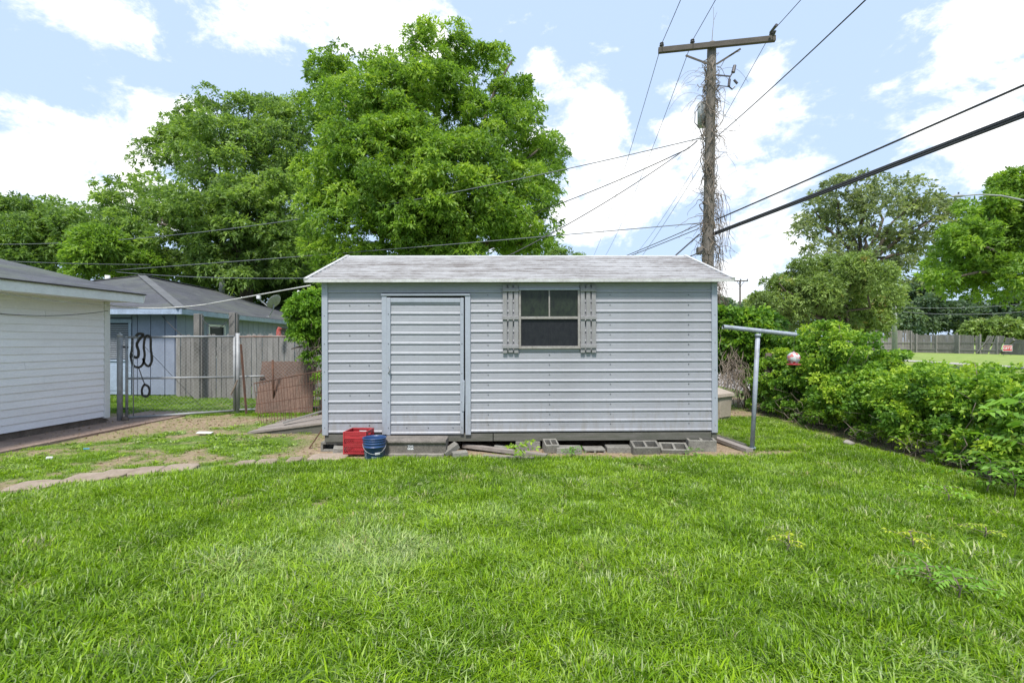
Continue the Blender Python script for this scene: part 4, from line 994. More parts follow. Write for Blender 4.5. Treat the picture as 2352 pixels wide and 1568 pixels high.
# front panels
edges = [-14.2, -13.6, -13.0, -12.4, -11.8, -11.2, -10.62]
xb_ = [(240-CX)*12.26/F]
xsf = [sx(p_, 12.26) for p_ in (316, 346, 379, 402)]
for (a, b_) in list(zip(edges[:-1], edges[1:]))+list(zip([-9.63]+xsf[:-1], xsf)):
    mb = MB(); mb.bev((a+.008, 12.25, .03), (b_-.008, 12.29, 2.10), .004); mb.build('siding_panel', M['blue_wall'], hs, True)
mb = MB(); mb.bev((-10.61, 12.25, 1.98), (-9.64, 12.29, 2.10), .004); mb.build('siding_panel', M['blue_wall'], hs, True)
tw = 0.0
while tw < 10:
    w_ = .40
    if not (1.45 < tw+.2 < 2.42) and not (6.4 < tw+.2 < 7.9):
        a, b_ = sideP(tw+.008, .02, .03), sideP(tw+w_-.008, .02, .03)
        mb = MB(); mb.bar(a+Vector((0, 0, 1.03)), b_+Vector((0, 0, 1.03)), .03, 2.06); mb.build('siding_panel', M['blue_wall'], hs, True)
    tw += w_
mb = MB(); mb.bar(sideP(1.2, .015, .45), sideP(2.4, .015, .45), .03, .9); mb.bar(sideP(1.2, .015, 2.0), sideP(2.4, .015, 2.0), .03, .24); mb.bar(sideP(6.4, .015, .45), sideP(8.0, .015, .45), .03, .9); mb.bar(sideP(6.4, .015, 2.0), sideP(8.0, .015, 2.0), .03, .2); mb.build('wall_infill', M['blue_wall'], hs, True)
for (ta, tb, zt, fm) in ((1.45, 2.38, 1.84, 'white_trim'), (6.5, 7.8, 1.87, 'rustboard')):
    wd_ = MB()
    for (a, b_) in ((sideP(ta, .05, .92), sideP(tb, .05, .92)), (sideP(ta, .05, zt), sideP(tb, .05, zt))): wd_.bar(a, b_, .04, .06)
    for tt in (ta+.02, tb-.02): wd_.bar(sideP(tt, .05, .9), sideP(tt, .05, zt), .06, .05, (0, 1, 0))
    wo = wd_.build('window', M[fm], hs, True)
    g_ = MB(); g_.bar(sideP(ta+.03, .035, (zt+.92)/2), sideP(tb-.03, .035, (zt+.92)/2), .01, zt-.95)
    go_ = g_.build('pane', GS, wo)
# door
dr = bpy.data.objects.new('door', None); COL.objects.link(dr); dr.parent = hs; dr.matrix_parent_inverse = Matrix.Translation(hs.location).inverted()
dx1 = sx(303, 12.26); 
mb = MB(); mb.bev((dx1-.92, 12.255, .04), (dx1-.04, 12.285, .90), .004); mb.build('lower_panel', M['blue_fascia'], dr)
mb = MB(); mb.bev((dx1-.80, 12.245, .14), (dx1-.16, 12.256, .78), .004); mb.build('inset_panel', M['blue_fascia'], dr)
mb = MB(); mb.box((dx1-.86, 12.27, .93), (dx1-.10, 12.28, 1.83)); mb.build('pane', GS, dr)
for k in range(16): mb = MB(); mb.bev((dx1-.86, 12.262, .95+k*.055), (dx1-.10, 12.268, .985+k*.055), .001); mb.build('blind_slat', weathered('blind', (.30, .32, .36), (.24, .26, .3)) if k == 0 else bpy.data.materials['blind'], dr)
for (a, b_, z_, h_) in ((dx1-1.0, dx1+.0, 1.90, .10), (dx1-.95, dx1-.04, .90, .05)): mb = MB(); mb.bev((a, 12.235, z_-h_/2), (b_, 12.262, z_+h_/2), .003); mb.build('frame', M['blue_fascia'], dr)
for a in (dx1-.95, dx1-.06): mb = MB(); mb.bev((a-.02, 12.24, .03), (a+.05, 12.262, 1.85), .003); mb.build('frame', M['blue_fascia'], dr)
# roof
EC = Vector((-8.14, 11.9, 2.19)); A_ = Vector((-12.3, 16.07, 3.56)); EL = Vector((-16.5, 11.9, 2.19)); BK = EC+sv*11.6; RB = A_+sv*4.6+Vector((0, 0, .0)); BL = Vector((-17.4, 23.4, 2.19))
def uvf(pts_, e0, e1):
    """uv with u along e0->e1, v up the slope"""
    u = (e1-e0).normalized(); nrm = (pts_[1]-pts_[0]).cross(pts_[2]-pts_[0]).normalized(); v = nrm.cross(u)
    return [(p_, ((p_-e0).dot(u), abs((p_-e0).dot(v)))) for p_ in pts_]
roofmesh([uvf([EL, EC, A_], EL, EC), uvf([EC, BK, RB, A_], EC, BK), uvf([BK, BL, RB], BK, BL), uvf([BL, EL, A_, RB], BL, EL)], M['shingle'], 'roof', hs, True)
for (a, b_) in ((EC, A_), (A_, RB), (EL, A_)):
    mb = MB(); mb.bar(a+Vector((0, 0, .012)), b_+Vector((0, 0, .012)), .22, .02); mb.build('hip_cap', weathered('hip_shingle', (.15, .15, .155), (.10, .10, .105)) if 'hip_shingle' not in bpy.data.materials else bpy.data.materials['hip_shingle'], hs, True)
for (a, b_) in ((EL, EC), (EC, BK)):
    mb = MB(); dz = Vector((0, 0, -.075)); mb.bar(a+dz, b_+dz, .03, .13); mb.build('fascia', M['blue_fascia'], hs, True)
mb = MB(); mb.add([EL+Vector((0, .02, -.13)), EC+Vector((-.02, .02, -.13)), BK+Vector((-.02, 0, -.13)), BL+Vector((0, 0, -.13))], [(0, 3, 2, 1)]); mb.build('soffit', M['blue_wall'], hs, True)
fl = Vector((-12.78, 21.3, 3.5)); mb = MB(); mb.tube([fl, fl+Vector((0, 0, .72))], .11, 14); mb.tube([fl+Vector((0, 0, .72)), fl+Vector((0, 0, .76)), fl+Vector((0, 0, .80))], [.15, .15, .08], 14); mb.build('flue', M['galv'], hs, True, True)
fl = Vector((-13.8, 16.5, 3.3)); mb = MB(); mb.tube([fl, fl+Vector((0, 0, .33))], .075, 12); mb.build('vent_pipe', M['white'], hs, True, True)
# dish
ds = thing('satellite_dish', 'grey satellite dish mounted on the blue house roof edge', 'satellite dish', P(617, 727, 17.0))
a = P(617, 727, 17.0); b_ = P(629, 702, 17.0); mb = MB(); mb.tube([a, a.lerp(b_, .7)+Vector((.03, 0, 0)), b_+Vector((0, 0, .05))], .022, 8); mb.bar(a-Vector((.06, 0, .0)), a+Vector((.06, 0, 0)), .12, .03); mb.build('mount', M['galv'], ds, True, True)
a, b_ = P(619, 706, 17.0), P(639, 678, 17.0); ctr = (a+b_)/2; ax = (b_-a).normalized(); nrm = Vector((-ax.z, .25, ax.x)).normalized()
mb = MB(); q = nrm.to_track_quat('Z', 'Y').to_matrix().to_4x4(); mb.lathe([(0.001, -.05), (.1, -.045), (.2, -.02), (.27, .0), (.275, .006), (.2, -.012), (.1, -.036), (.001, -.04)], 24, cap0=False); mb.v = [tuple(Matrix.Translation(ctr) @ q @ Vector(v)) for v in mb.v]; mb.build('reflector', M['galv'], ds, True, True)
c = P(592, 684, 16.8); mb = MB(); mb.bar(a, c, .03, .04); mb.build('arm', M['galv'], ds, True); mb = MB(); mb.bev((-.05, -.05, -.05), (.07, .05, .06), .01, Matrix.Translation(c+Vector((.02, 0, .02)))); mb.build('receiver', M['white'], ds, True)
# small roof beyond
h2 = thing('far_shed_roof_house', 'low grey roofed building beyond the blue house', 'building', (-10, 25, 0)); h2.name = 'low_building'
a, b_ = P(625, 694, 25), P(770, 694, 25); e0, e1 = P(640, 727, 23), P(790, 727, 23); f0, f1 = e0+Vector((0, 4, 0)), e1+Vector((0, 4, 0))
roofmesh([uvf([e0, e1, b_, a], e0, e1), uvf([f1, f0, a, b_], f1, f0), uvf([f0, e0, a], f0, e0)], M['shingle'], 'roof', h2, True)
mb = MB(); mb.box((e0.x+.2, 23.2, 0), (e1.x-.2, 26.8, e0.z)); mb.build('wall', M['siding_white'], h2, True)
a = P(682, 722, 18); b_ = P(684, 673, 18)
m_ = thing('service_mast', 'thin white service mast with weather cap behind the shrub', 'mast', (a.x, 18, 0)); mb = MB(); mb.tube([(a.x, 18, 0), b_], .035, 8); mb.build('pipe', M['white'], m_, True, True); mb = MB(); mb.tube([b_, b_+Vector((.03, 0, .06)), b_+Vector((.10, 0, .05))], [.05, .065, .03], 8); mb.build('cap', M['white'], m_, True, True)

# ------------------------------------------------------------------ wooden fence
wf = thing('picket_fence', 'weathered grey wooden board fence behind the chain link gate', 'fence', (-8, 11.9, 0))
fa = Vector((sx(405, 11.9), 11.9, 0)); fb = Vector((-2.9, 11.0, 0)); fd_ = (fb-fa); fl_ = fd_.length; fd_.normalize()
random.seed(9); s_ = 0; i = 0
while s_ < fl_:
    w_ = random.choice((.13, .14, .145, .12)); h_ = 1.54+random.uniform(-.03, .025); c = fa+fd_*(s_+w_/2); tl = random.uniform(-.008, .008)
    mb = MB(); hw = w_/2-.005; dz = random.uniform(-.006, .006)
    ring = [(-hw, 0), (hw, 0), (hw, h_-.04), (hw*.45, h_), (-hw*.45, h_), (-hw, h_-.04)]
    vs = [(x_+z_*tl, -.009+dz, z_) for x_, z_ in ring]+[(x_+z_*tl, .009+dz, z_) for x_, z_ in ring]
    mb.add(vs, [tuple(range(6))[::-1] if False else tuple(range(6)), tuple(range(6, 12))[::-1]]+[(k, k+6, (k+1) % 6+6, (k+1) % 6) for k in range(6)])
    o = mb.build('picket', M['greywood'], wf); o.matrix_parent_inverse = Matrix.Translation(wf.location).inverted(); o.location = c; o.rotation_euler = (0, 0, math.atan2(fd_.y, fd_.x))
    s_ += w_+random.uniform(.002, .010)
for z in (.35, 1.2): mb = MB(); mb.bar(fa+Vector((0, .04, z)), fb+Vector((0, .04, z)), .04, .09); mb.build('rail', M['greywood'], wf, True)
pw = weathered('tall_post_wood', (.24, .225, .21), (.10, .095, .085), .9, 1.3, (.35, .7), (2, 2, 1), 30, .3, .4)
for (px, tp_, w_) in ((455, 720, .14), (536, 717, .145)):
    Y = 11.55; X_ = sx(px, Y); zt = CAMH+(CY-tp_)*Y/F
    mb = MB(); mb.bev((X_-w_/2, Y-w_/2, -.1), (X_+w_/2, Y+w_/2, zt), .008); mb.bev((X_+w_/2, Y-.02, -.1), (X_+w_/2+.03, Y+w_/2, zt-.03), .004); mb.build('tall_post', pw, wf, True)
mb = MB(); c = P(640, 758, 11.2); mb.tube([c-Vector((0, 0, .12)), c, c+Vector((.03, 0, .06))], [.06, .05, .05], 8); put(mb, 'red_cup', weathered('faded_red', (.42, .09, .07), (.3, .06, .05)), (0, 0, 0), (0, 0, 0), 'faded red can upended on the wooden fence', 'can')

# ------------------------------------------------------------------ chain link gate
def pipe(mb, a, b_, r=.024, n=10): mb.tube([a, b_], r, n)
def chain_link(mb, a, b_, z0_, z1_, sp=.07, r=.0016):
    a = Vector(a); b_ = Vector(b_); d = b_-a; l = d.length; d.normalize(); h = z1_-z0_
    k = -h
    while k < l:
        for dr in (1, -1):
            u0, v0, u1, v1 = (k, 0, k+h, h) if dr > 0 else (k+h, 0, k, h)
            if dr > 0:
                if u0 < 0: v0 -= u0; u0 = 0
                if u1 > l: v1 -= u1-l; u1 = l
            else:
                if u0 > l: v0 += u0-l; u0 = l
                if u1 < 0: v1 += u1; u1 = 0
            if v1 > v0: mb.tube([a+d*u0+Vector((0, 0, z0_+v0)), a+d*u1+Vector((0, 0, z0_+v1))], r, 3, False)
        k += sp
gate = thing('chain_link_gate', 'wide galvanised chain link gate between garage and fence panel', 'gate', (-6.6, 8.4, 0))
ga = Vector((sx(291, 8.38), 8.38, 0)); gb = Vector((sx(538, 9.25), 9.25, 0))
dg = (gb-ga).normalized()
mb = MB(); pipe(mb, ga+Vector((0, 0, .06)), gb+Vector((0, 0, .06)), .021); mb.build('bottom_rail', M['galv'], gate, True, True)
mb = MB(); pipe(mb, ga+Vector((0, 0, 1.455)), gb+Vector((0, 0, 1.475)), .021); mb.build('top_rail', M['galv'], gate, True, True)
mb = MB(); pipe(mb, ga+Vector((0, 0, .74)), gb+Vector((0, 0, .70)), .019); mb.build('middle_rail', M['galv'], gate, True, True)
for c in (ga, ga+dg*.09, gb): mb = MB(); pipe(mb, c+Vector((0, 0, .05)), c+Vector((0, 0, 1.47)), .021 if c != ga+dg*.09 else .008); mb.build('stile', M['galv'], gate, True, True)
mb = MB(); chain_link(mb, ga, gb, .07, 1.45); o = mb.build('chain_link_mesh', M['galv'], gate, True); o['kind'] = 'stuff'
for z in (.22, 1.28): mb = MB(); pipe(mb, ga+Vector((-.13, 0, z)), ga+Vector((.02, 0, z)), .016); pipe(mb, ga+Vector((-.10, 0, z-.03)), ga+Vector((-.10, 0, z+.03)), .03); mb.build('hinge', M['darkmetal'], gate, True)
mb = MB(); mb.tube([ga+Vector((.3, 0, 1.3)), gb+Vector((-.6, 0, .1))], .004, 5); mb.build('tension_cable', M['darkmetal'], gate, True)
gpst = thing('gate_post', 'thick grey steel gate post beside the white garage', 'post', (sx(275, 8.3), 8.3, 0)); X_ = sx(275, 8.3)
mb = MB(); pipe(mb, (X_, 8.3, -.05), (X_, 8.3, 1.46), .042, 14); mb.build('pipe', M['galv'], gpst, True, True); mb = MB(); mb.tube([(X_, 8.3, 1.46), (X_, 8.3, 1.49), (X_, 8.3, 1.53)], [.046, .044, .012], 14); mb.build('cap', M['galv'], gpst, True, True)
cf = thing('chain_link_fence', 'chain link fence panel with rusty top rail running to the shed', 'fence', (-5.2, 9.4, 0))
c1 = Vector((sx(546, 9.3), 9.3, 0)); c2 = Vector((-2.5, 9.75, 0))
mb = MB(); pipe(mb, c1+Vector((0, 0, -.05)), c1+Vector((0, 0, 1.54)), .038, 12); mb.build('post', M['galv'], cf, True, True)
mb = MB(); pipe(mb, c1+Vector((0, 0, 1.47)), c2+Vector((0, 0, 1.50)), .02); mb.build('top_rail', weathered('rust_galv', (.33, .30, .28), (.18, .10, .07), .7, 5, (.3, .7)), cf, True, True)
mb = MB(); pipe(mb, c1+Vector((0, 0, .70)), c1.lerp(c2, .17)+Vector((0, 0, .71)), .019); mb.build('middle_rail', M['galv'], cf, True, True)
mb = MB(); pipe(mb, c1+Vector((0, 0, .07)), c2+Vector((0, 0, .08)), .019); mb.build('bottom_rail', M['galv'], cf, True, True)
mb = MB(); chain_link(mb, c1, c2, .06, 1.56); o = mb.build('chain_link_mesh', M['galv'], cf, True); o['kind'] = 'stuff'
mb = MB(); mb.bar(P(553, 790, 9.2), gp(566, 952), .03, .03); o = mb.build('steel_stake', M['rust']); tag(o, 'thin rusty steel stake leaning on the gate post', 'stake')
# rusty board
rb = MB(); y_ = 9.45; a = P(602, 829, 9.50); b_ = P(728, 829, 9.56); c = gp(733, 951); d = gp(603, 950)
c.z = d.z = .0
rb.add([a, b_, Vector((b_.x+.02, 9.28, .02)), Vector((a.x, 9.22, .02)), a+Vector((0, .02, 0)), b_+Vector((0, .02, 0)), Vector((b_.x+.02, 9.30, .02)), Vector((a.x, 9.24, .02))], [(0, 3, 2, 1), (4, 5, 6, 7), (0, 1, 5, 4), (1, 2, 6, 5), (3, 0, 4, 7), (2, 3, 7, 6)])
tag(rb.build('rusty_board', M['rustboard']), 'rusty brown board leaning on the chain link panel', 'board')
mb = MB(); mb.tube([gp(629, 947, 0), P(626, 826, 9.2)], .02, 8); tag(mb.build('rusty_post', M['rust'], smooth=True), 'rusty thin post in front of the brown board', 'post')
# rusty wire mesh
wmf = thing('wire_mesh_panel', 'rusty welded wire mesh panel leaning at the shed\'s left corner', 'wire mesh', (-4, 8, 0))
tl_, tr_ = P(583, 880, 8.2), P(742, 850, 8.45); bl_, br_ = gp(595, 976), gp(744, 962, .05)
mb = MB()
for k in range(5):
    s_ = [0, .22, .5, .72, 1][k]; mb.tube([tl_.lerp(bl_, s_), tr_.lerp(br_, s_)+Vector((0, .02*math.sin(k), 0))], .006, 5, False)
for k in range(25):
    s_ = k/24; a = tl_.lerp(tr_, s_); b_ = bl_.lerp(br_, s_); mb.tube([a, b_+Vector((random.uniform(-.02, .02), 0, 0))], .0042, 4, False)
mb.tube([tl_, tr_], .011, 6, False)
o = mb.build('wires', M['rust'], wmf, True); o['kind'] = 'stuff'
mb = MB(); 
for k in range(14):
    c = gp(548+random.uniform(-14, 22), 934+random.uniform(-6, 16)); c.z = random.uniform(.01, .12); mb.tube([c, c+Vector((random.uniform(-.2, .2), random.uniform(-.1, .1), random.uniform(0, .08)))], .006, 5)
tag(mb.build('twigs', M['twig']), 'heap of dry twigs piled at the foot of the gate post', 'twigs', kind='stuff')
mb = MB(); c = P(538, 890, 9.15); mb.tube([P(545, 872, 9.15), P(538, 890, 9.15), P(530, 906, 9.15)], .015, 6); tag(mb.build('twig_bundle', M['twig']), 'short brown stick wedged upright against the gate post', 'stick')
# straps on the gate
def strap(pts2, Y, w=.022, th=.004):
    mb = MB()
    P3 = [P(px, py, Y+oy) for (px, py, oy) in pts2]
    # smooth
    out_ = []
    for i in range(len(P3)-1):
        p0_, p1_, p2_, p3_ = P3[max(i-1, 0)], P3[i], P3[i+1], P3[min(i+2, len(P3)-1)]
        for k in range(5):
            u = k/5; out_.append(.5*((2*p1_)+(-p0_+p2_)*u+(2*p0_-5*p1_+4*p2_-p3_)*u*u+(-p0_+3*p1_-3*p2_+p3_)*u**3))
    out_.append(P3[-1])
    for i in range(len(out_)-1):
        d_ = out_[i+1]-out_[i]
        if d_.length < 1e-5: continue
        mb.bar(out_[i]-d_*.08, out_[i+1]+d_*.08, w*1.5 if False else .006, w*1.8, Vector((0, 1, 0)).cross(d_).normalized())
    return mb
mb = strap([(304, 771, -.05), (303, 800, -.05), (300, 818, -.05), (306, 838, -.05), (318, 843, -.05), (328, 835, -.05), (332, 815, -.05), (330, 795, -.05), (334, 772, -.05), (345, 774, -.05), (346, 800, -.05), (349, 825, -.05), (342, 840, -.05), (333, 835, -.05), (328, 822, -.05)], 8.5)
mb2 = strap([(312, 772, -.06), (318, 766, -.06), (330, 768, -.06), (322, 776, -.06), (314, 790, -.06), (318, 806, -.06), (316, 820, -.06), (306, 818, -.06), (304, 812, -.06)], 8.5, .026); mb.add(mb2.v, mb2.f)
mb2 = strap([(318, 843, -.05), (326, 866, -.05), (332, 882, -.05)], 8.5, .007); mb.add(mb2.v, mb2.f)
mb2 = strap([(332, 882, -.05), (326, 892, -.05), (327, 906, -.05), (337, 910, -.05), (343, 900, -.05), (341, 888, -.05), (332, 882, -.05)], 8.5, .02); mb.add(mb2.v, mb2.f)
tag(mb.build('webbing_strap', M['blackstrap'], smooth=False), 'black and tan webbing strap looped over the gate\'s top rail', 'strap')

# ------------------------------------------------------------------ utility pole
up = thing('utility_pole', 'tall weathered wooden utility pole with crossarm behind the shed', 'utility pole', (5.05, 12.5, 0))
pb = Vector((5.0, 12.5, -.2)); ptp = Vector((sx(1635, 12.5), 12.5, CAMH+(CY-100)*12.5/F))
mb = MB(); mb.tube([pb.lerp(ptp, k/8) for k in range(9)]+[ptp+Vector((0, 0, .04))], [.165-.055*k/8 for k in range(9)]+[.07], 14); mb.build('shaft', M['polewood'], up, True, True)
al = P(1508, 124, 12.75); ar = P(1773, 98, 12.25); al.z = ar.z = (al.z+ar.z)/2
al += Vector((0, -.16, 0)); ar += Vector((0, -.16, 0))
mb = MB(); mb.bar(al, ar, .10, .13); mb.build('crossarm', M['armwood'], up, True)
for (a, b_) in (((1575, 127), (1628, 147)), ((1701, 112), (1646, 147))): mb = MB(); mb.bar(P(*a, 12.42), P(*b_, 12.3), .02, .045); mb.build('brace', M['armwood'], up, True)
ins_pts = [al.lerp(ar, s_) for s_ in (.03, .30, .97)]
IM = weathered('insulator', (.10, .09, .10), (.06, .06, .07), .3)
for c in ins_pts:
    mb = MB(); mb.lathe([(.012, .06), (.014, .11), (.055, .115), (.06, .135), (.03, .15), (.028, .165), (.05, .17), (.052, .185), (.02, .21), (0.001, .212)], 12, c=tuple(c)); mb.build('insulator', IM, up, True, True)
mb = MB(); c = P(1614, 262, 12.75); mb.tube([c-Vector((0, 0, .32)), c+Vector((0, 0, .28)), c+Vector((0, 0, .33))], [.13, .13, .06], 14); mb.build('transformer', M['can'], up, True, True)
c = P(1645, 172, 12.4); e_ = P(1676, 175, 12.2)
mb = MB(); mb.bar(c, e_, .03, .03); mb.bar(P(1674, 182, 12.2), P(1686, 160, 12.2), .03, .03); mb.tube([P(1684, 166, 12.2), P(1688, 150, 12.2)], [.05, .04], 8); mb.tube([P(1676, 182, 12.2), P(1674, 198, 12.2)], .035, 8); mb.tube([P(1686, 183, 12.2), P(1694, 192, 12.2)], .03, 8); mb.tube([P(1674, 198, 12.2), P(1682, 205, 12.2), P(1688, 198, 12.2)], .018, 6); mb.bar(P(1646, 196, 12.4), P(1676, 199, 12.2), .02, .02); mb.build('fuse_cutout', IM, up, True)
mb = MB(); mb.tube([P(1607, 243, 12.6), P(1597, 258, 12.6), P(1596, 282, 12.6), P(1606, 292, 12.6), P(1614, 315, 12.55)], .012, 5); mb.build('lead_wire', M['wire'], up, True)
mb = MB(); mb.bev((-.06, -.1, -.09), (.06, .06, .09), .01, Matrix.Translation(P(1606, 576, 12.3))); mb.build('junction_box', M['polewood'], up, True)
# dead vine on the pole
random.seed(21); mb = MB()
def pole_at(z): s_ = (z+.2)/(ptp.z+.2); return pb.lerp(ptp, s_)
for k in range(460):
    z = 1.2+random.random()**.85*7.4; c = pole_at(z); a_ = random.uniform(0, 6.28); r_ = .15
    p = c+Vector((math.cos(a_)*r_, math.sin(a_)*r_, 0)); pts_ = [p.copy()]
    out_ = random.random() < .42; hang = random.random() < .5
    d_ = Vector((math.cos(a_), math.sin(a_), random.uniform(-.3, .9))) if out_ else Vector((random.uniform(-.6, .6), random.uniform(-.6, .6), random.choice((-1, 1))))
    n_ = random.randint(5, 10); st = random.uniform(.05, .11) * (1.0 if z > 3 else 1.2)
    for j in range(n_):
        d_ += Vector((random.uniform(-.6, .6), random.uniform(-.6, .6), random.uniform(-.6, .35) - (.25 if out_ and hang else 0))); d_.normalize(); p = p+d_*st
        if not out_:
            cc2 = pole_at(p.z); o_ = p-cc2; o_.z = 0
            if o_.length < .15: p = cc2+o_.normalized()*random.uniform(.14, .2) if o_.length > 1e-3 else p
            elif o_.length > .26: p = p-(o_*(.5))
        pts_.append(p.copy())
    r0 = random.uniform(.004, .009) if out_ else random.uniform(.006, .014)
    mb.tube(pts_, [r0*(1-.6*i/len(pts_)) for i in range(len(pts_))], 4, False)
for k in range(46):   # hanging curtain on the right of the pole
    z = random.uniform(2.9, 5.6); c = pole_at(z)+Vector((random.uniform(.12, .25), random.uniform(-.1, .1), 0)); p = c; pts_ = [p.copy()]; x_ = random.uniform(.1, .5)
    for j in range(random.randint(8, 18)):
        p = p+Vector((x_*.09*math.exp(-j*.25)+random.uniform(-.035, .035), random.uniform(-.03, .03), -.11+.10*math.exp(-j*.8))); pts_.append(p.copy())
    mb.tube(pts_, [.006]*len(pts_), 3, False)
c = ptp; mb.tube([c, c+Vector((.02, 0, .3)), c+Vector((.05, 0, .6)), c+Vector((.14, 0, .82))], [.009, .007, .005, .003], 4); mb.tube([c+Vector((.05, 0, .55)), c+Vector((.04, 0, .95))], .004, 4)
for k in range(14):
    z = 8.9-random.random()*5.5; c = pole_at(z); sg_ = random.choice((-1, -1, 1)); L0 = random.uniform(.4, 1.0); pts_ = [c+Vector((sg_*(.12+L0*s_), 0, .22*math.sin(s_*2.2)*L0-.5*L0*s_**3)) for s_ in np.linspace(0, 1, 8)]
    mb.tube(pts_, .004, 3, False)
dv = mb.build('dead_vine', M['twig']); tag(dv, 'tangle of bare dead vines climbing the tall utility pole', 'vine', kind='stuff')

# wires
def wire(name, a, b_, sag, r, mat, label, n=40, cat='cable', group=None, extra=None):
    a = Vector(a); b_ = Vector(b_); mb = MB(); pts_ = []
    for k in range(n+1):
        s_ = k/n; p = a.lerp(b_, s_); p.z -= 4*sag*s_*(1-s_); pts_.append(p)
    mb.tube(pts_, r, 6)
    if extra:
        for e in extra: mb.tube([p+Vector(e) for p in pts_], r*.8, 6)
    o = mb.build(name, mat, smooth=True); tag(o, label, cat, group); return o
wg = 'overhead wires on the utility pole'
offs = [c+Vector((0, 0, .17)) for c in ins_pts]
nm = ['left', 'second', 'right']
for i, c in enumerate(offs):
    dsc = ['leftmost of the crossarm', 'crossarm middle', 'rightmost of the crossarm'][i]
    wire('power_line', c, c+Vector((-6.0, -50, .2)), 2.35, .0085, M['wire'], ['power line rising from the crossarm\'s leftmost insulator to the picture\'s top', 'power line rising from the crossarm\'s second insulator', 'power line rising from the insulator at the crossarm\'s right end'][i], 60, group=wg)
    wire('power_line', c, c+Vector((3.4, 45, .2)), 2.3, .0085, M['wire_grey'], ['faint power line running back from the crossarm\'s leftmost insulator', 'faint power line running back from the crossarm\'s second insulator', 'faint power line running back from the crossarm\'s right end'][i], 60, group=wg)
c = P(1652, 309, 12.4); wire('power_line', c, c+Vector((-6.0, -50, .2)), 2.1, .010, M['wire'], 'single thin wire rising right from the middle of the pole', 60, group=wg)
wire('power_line', c, c+Vector((3.2, 45, .2)), 2.0, .008, M['wire_grey'], 'faint wire running back from the middle of the pole', 60, group=wg)
c = P(1643, 505, 12.4); d = P(2352, 192, 6.6); wire('phone_cable', c, c+(d-c)*2.6, .02, .017, M['wire'], 'thick black cable running right from the pole, the upper one', 50, group=wg)
c = P(1637, 540, 12.4); d = P(2352, 264, 6.68); wire('phone_cable', c, c+(d-c)*2.6, .02, .021, M['wire'], 'thickest bundled black cable running right from the pole, the lower one', 50, group=wg, extra=[(0, 0, .036), (.01, 0, .062)])
mb = MB(); mb.tube([P(1770, 74, 12.0), P(1784, 57, 11.75)], [.03, .04], 8); mb.tube([P(1776, 82, 12.0), P(1781, 70, 11.9)], .03, 8); mb.build('line_clamp', IM, up, True)
wire('phone_cable', P(1606, 538, 12.4), P(1500, 632, 11.4), .0, .018, M['wire'], 'short thick black cable dropping left from pole to behind the roof', 10, group=wg)
wire('phone_cable', P(1616, 573, 12.2), P(1570, 592, 12.0), .03, .016, M['wire'], 'short dark cable stub at the foot of the pole above the roof', 10, group=wg)
c = Vector((4.8, 12.3, 4.39)); wire('service_wire', c, (-30, 23.6, 4.2), .12, .012, M['wire_grey'], 'lowest long grey wire running left from the pole past the tree', 70, group=wg)
c = P(1612, 316, 12.3); wire('service_wire', c, (-30, 23.6, 6.35), 1.13, .012, M['wire_grey'], 'upper long grey wire running left from the pole past the trees', 70, group=wg)
c = P(1602, 322, 12.4); d = P(1568, 347, 12.5)
for q_ in ((P(1000, 548, 20), .3, 'dark service wire running left into the big tree'), (P(1150, 596, 11), .12, 'dark service wire dropping steeply left from the pole')):
    wire('service_wire', d, q_[0], q_[1], .013, M['wire'], q_[2], 40, group=wg)
wire('service_wire', c, d, .03, .014, M['wire'], 'short twisted wire end beside the pole', 8, group=wg)
for j, (q_, lb) in enumerate(((Vector((1.3, 23.5, 4.0)), 'grey cable running back left from the pole just above the roof'), (Vector((.6, 22.5, 3.7)), 'lower of two grey cables running back left over the roof'))):
    wire('service_wire', P(1606, 515+j*9, 12.4), q_, .1, .012, M['wire_grey'], lb, 30, group=wg)
wire('service_wire', P(0, 591, 14)+Vector((-2, 0, 0)), P(345, 607, 19), .05, .012, M['wire_grey'], 'thin wire crossing over the white garage roof at far left', 30)
wire('service_wire', P(268, 624, 17), P(720, 638, 12.5), .08, .010, M['wire_grey'], 'thin wire passing behind the flue to the shed\'s left eave', 30)
wire('clothes_line', P(713, 655, 6.2), P(475, 698, 8.3), .0, .009, M['wire_white'], 'pale rope stretched from shed roof corner toward the garage', 20, 'rope')
wire('clothes_line', P(475, 698, 8.3), P(258, 702, 8.05), .05, .009, M['wire_white'], 'pale rope sagging across the blue house roof to the garage corner', 20, 'rope')
wire('clothes_line', P(258, 701, 7.95), P(-30, 670, 6.15)+Vector((.12, 0, 0)), .03, .009, M['wire_white'], 'white cord running along the top of the garage wall', 20, 'rope')
wire('thin_cord', P(248, 713, 7.95), P(-30, 717, 6.4), .06, .005, M['wire'], 'thin dark cord drooping across the garage siding', 20, 'rope')
wire('loose_cable', P(462, 728, 11.4), P(532, 723, 11.4), .28, .008, M['wire'], 'black cable sagging between the two tall fence posts', 16)
wire('loose_cable', P(372, 725, 12.0), P(446, 790, 11.9), .05, .010, M['wire'], 'black cable hanging down the corner of the blue house', 16)

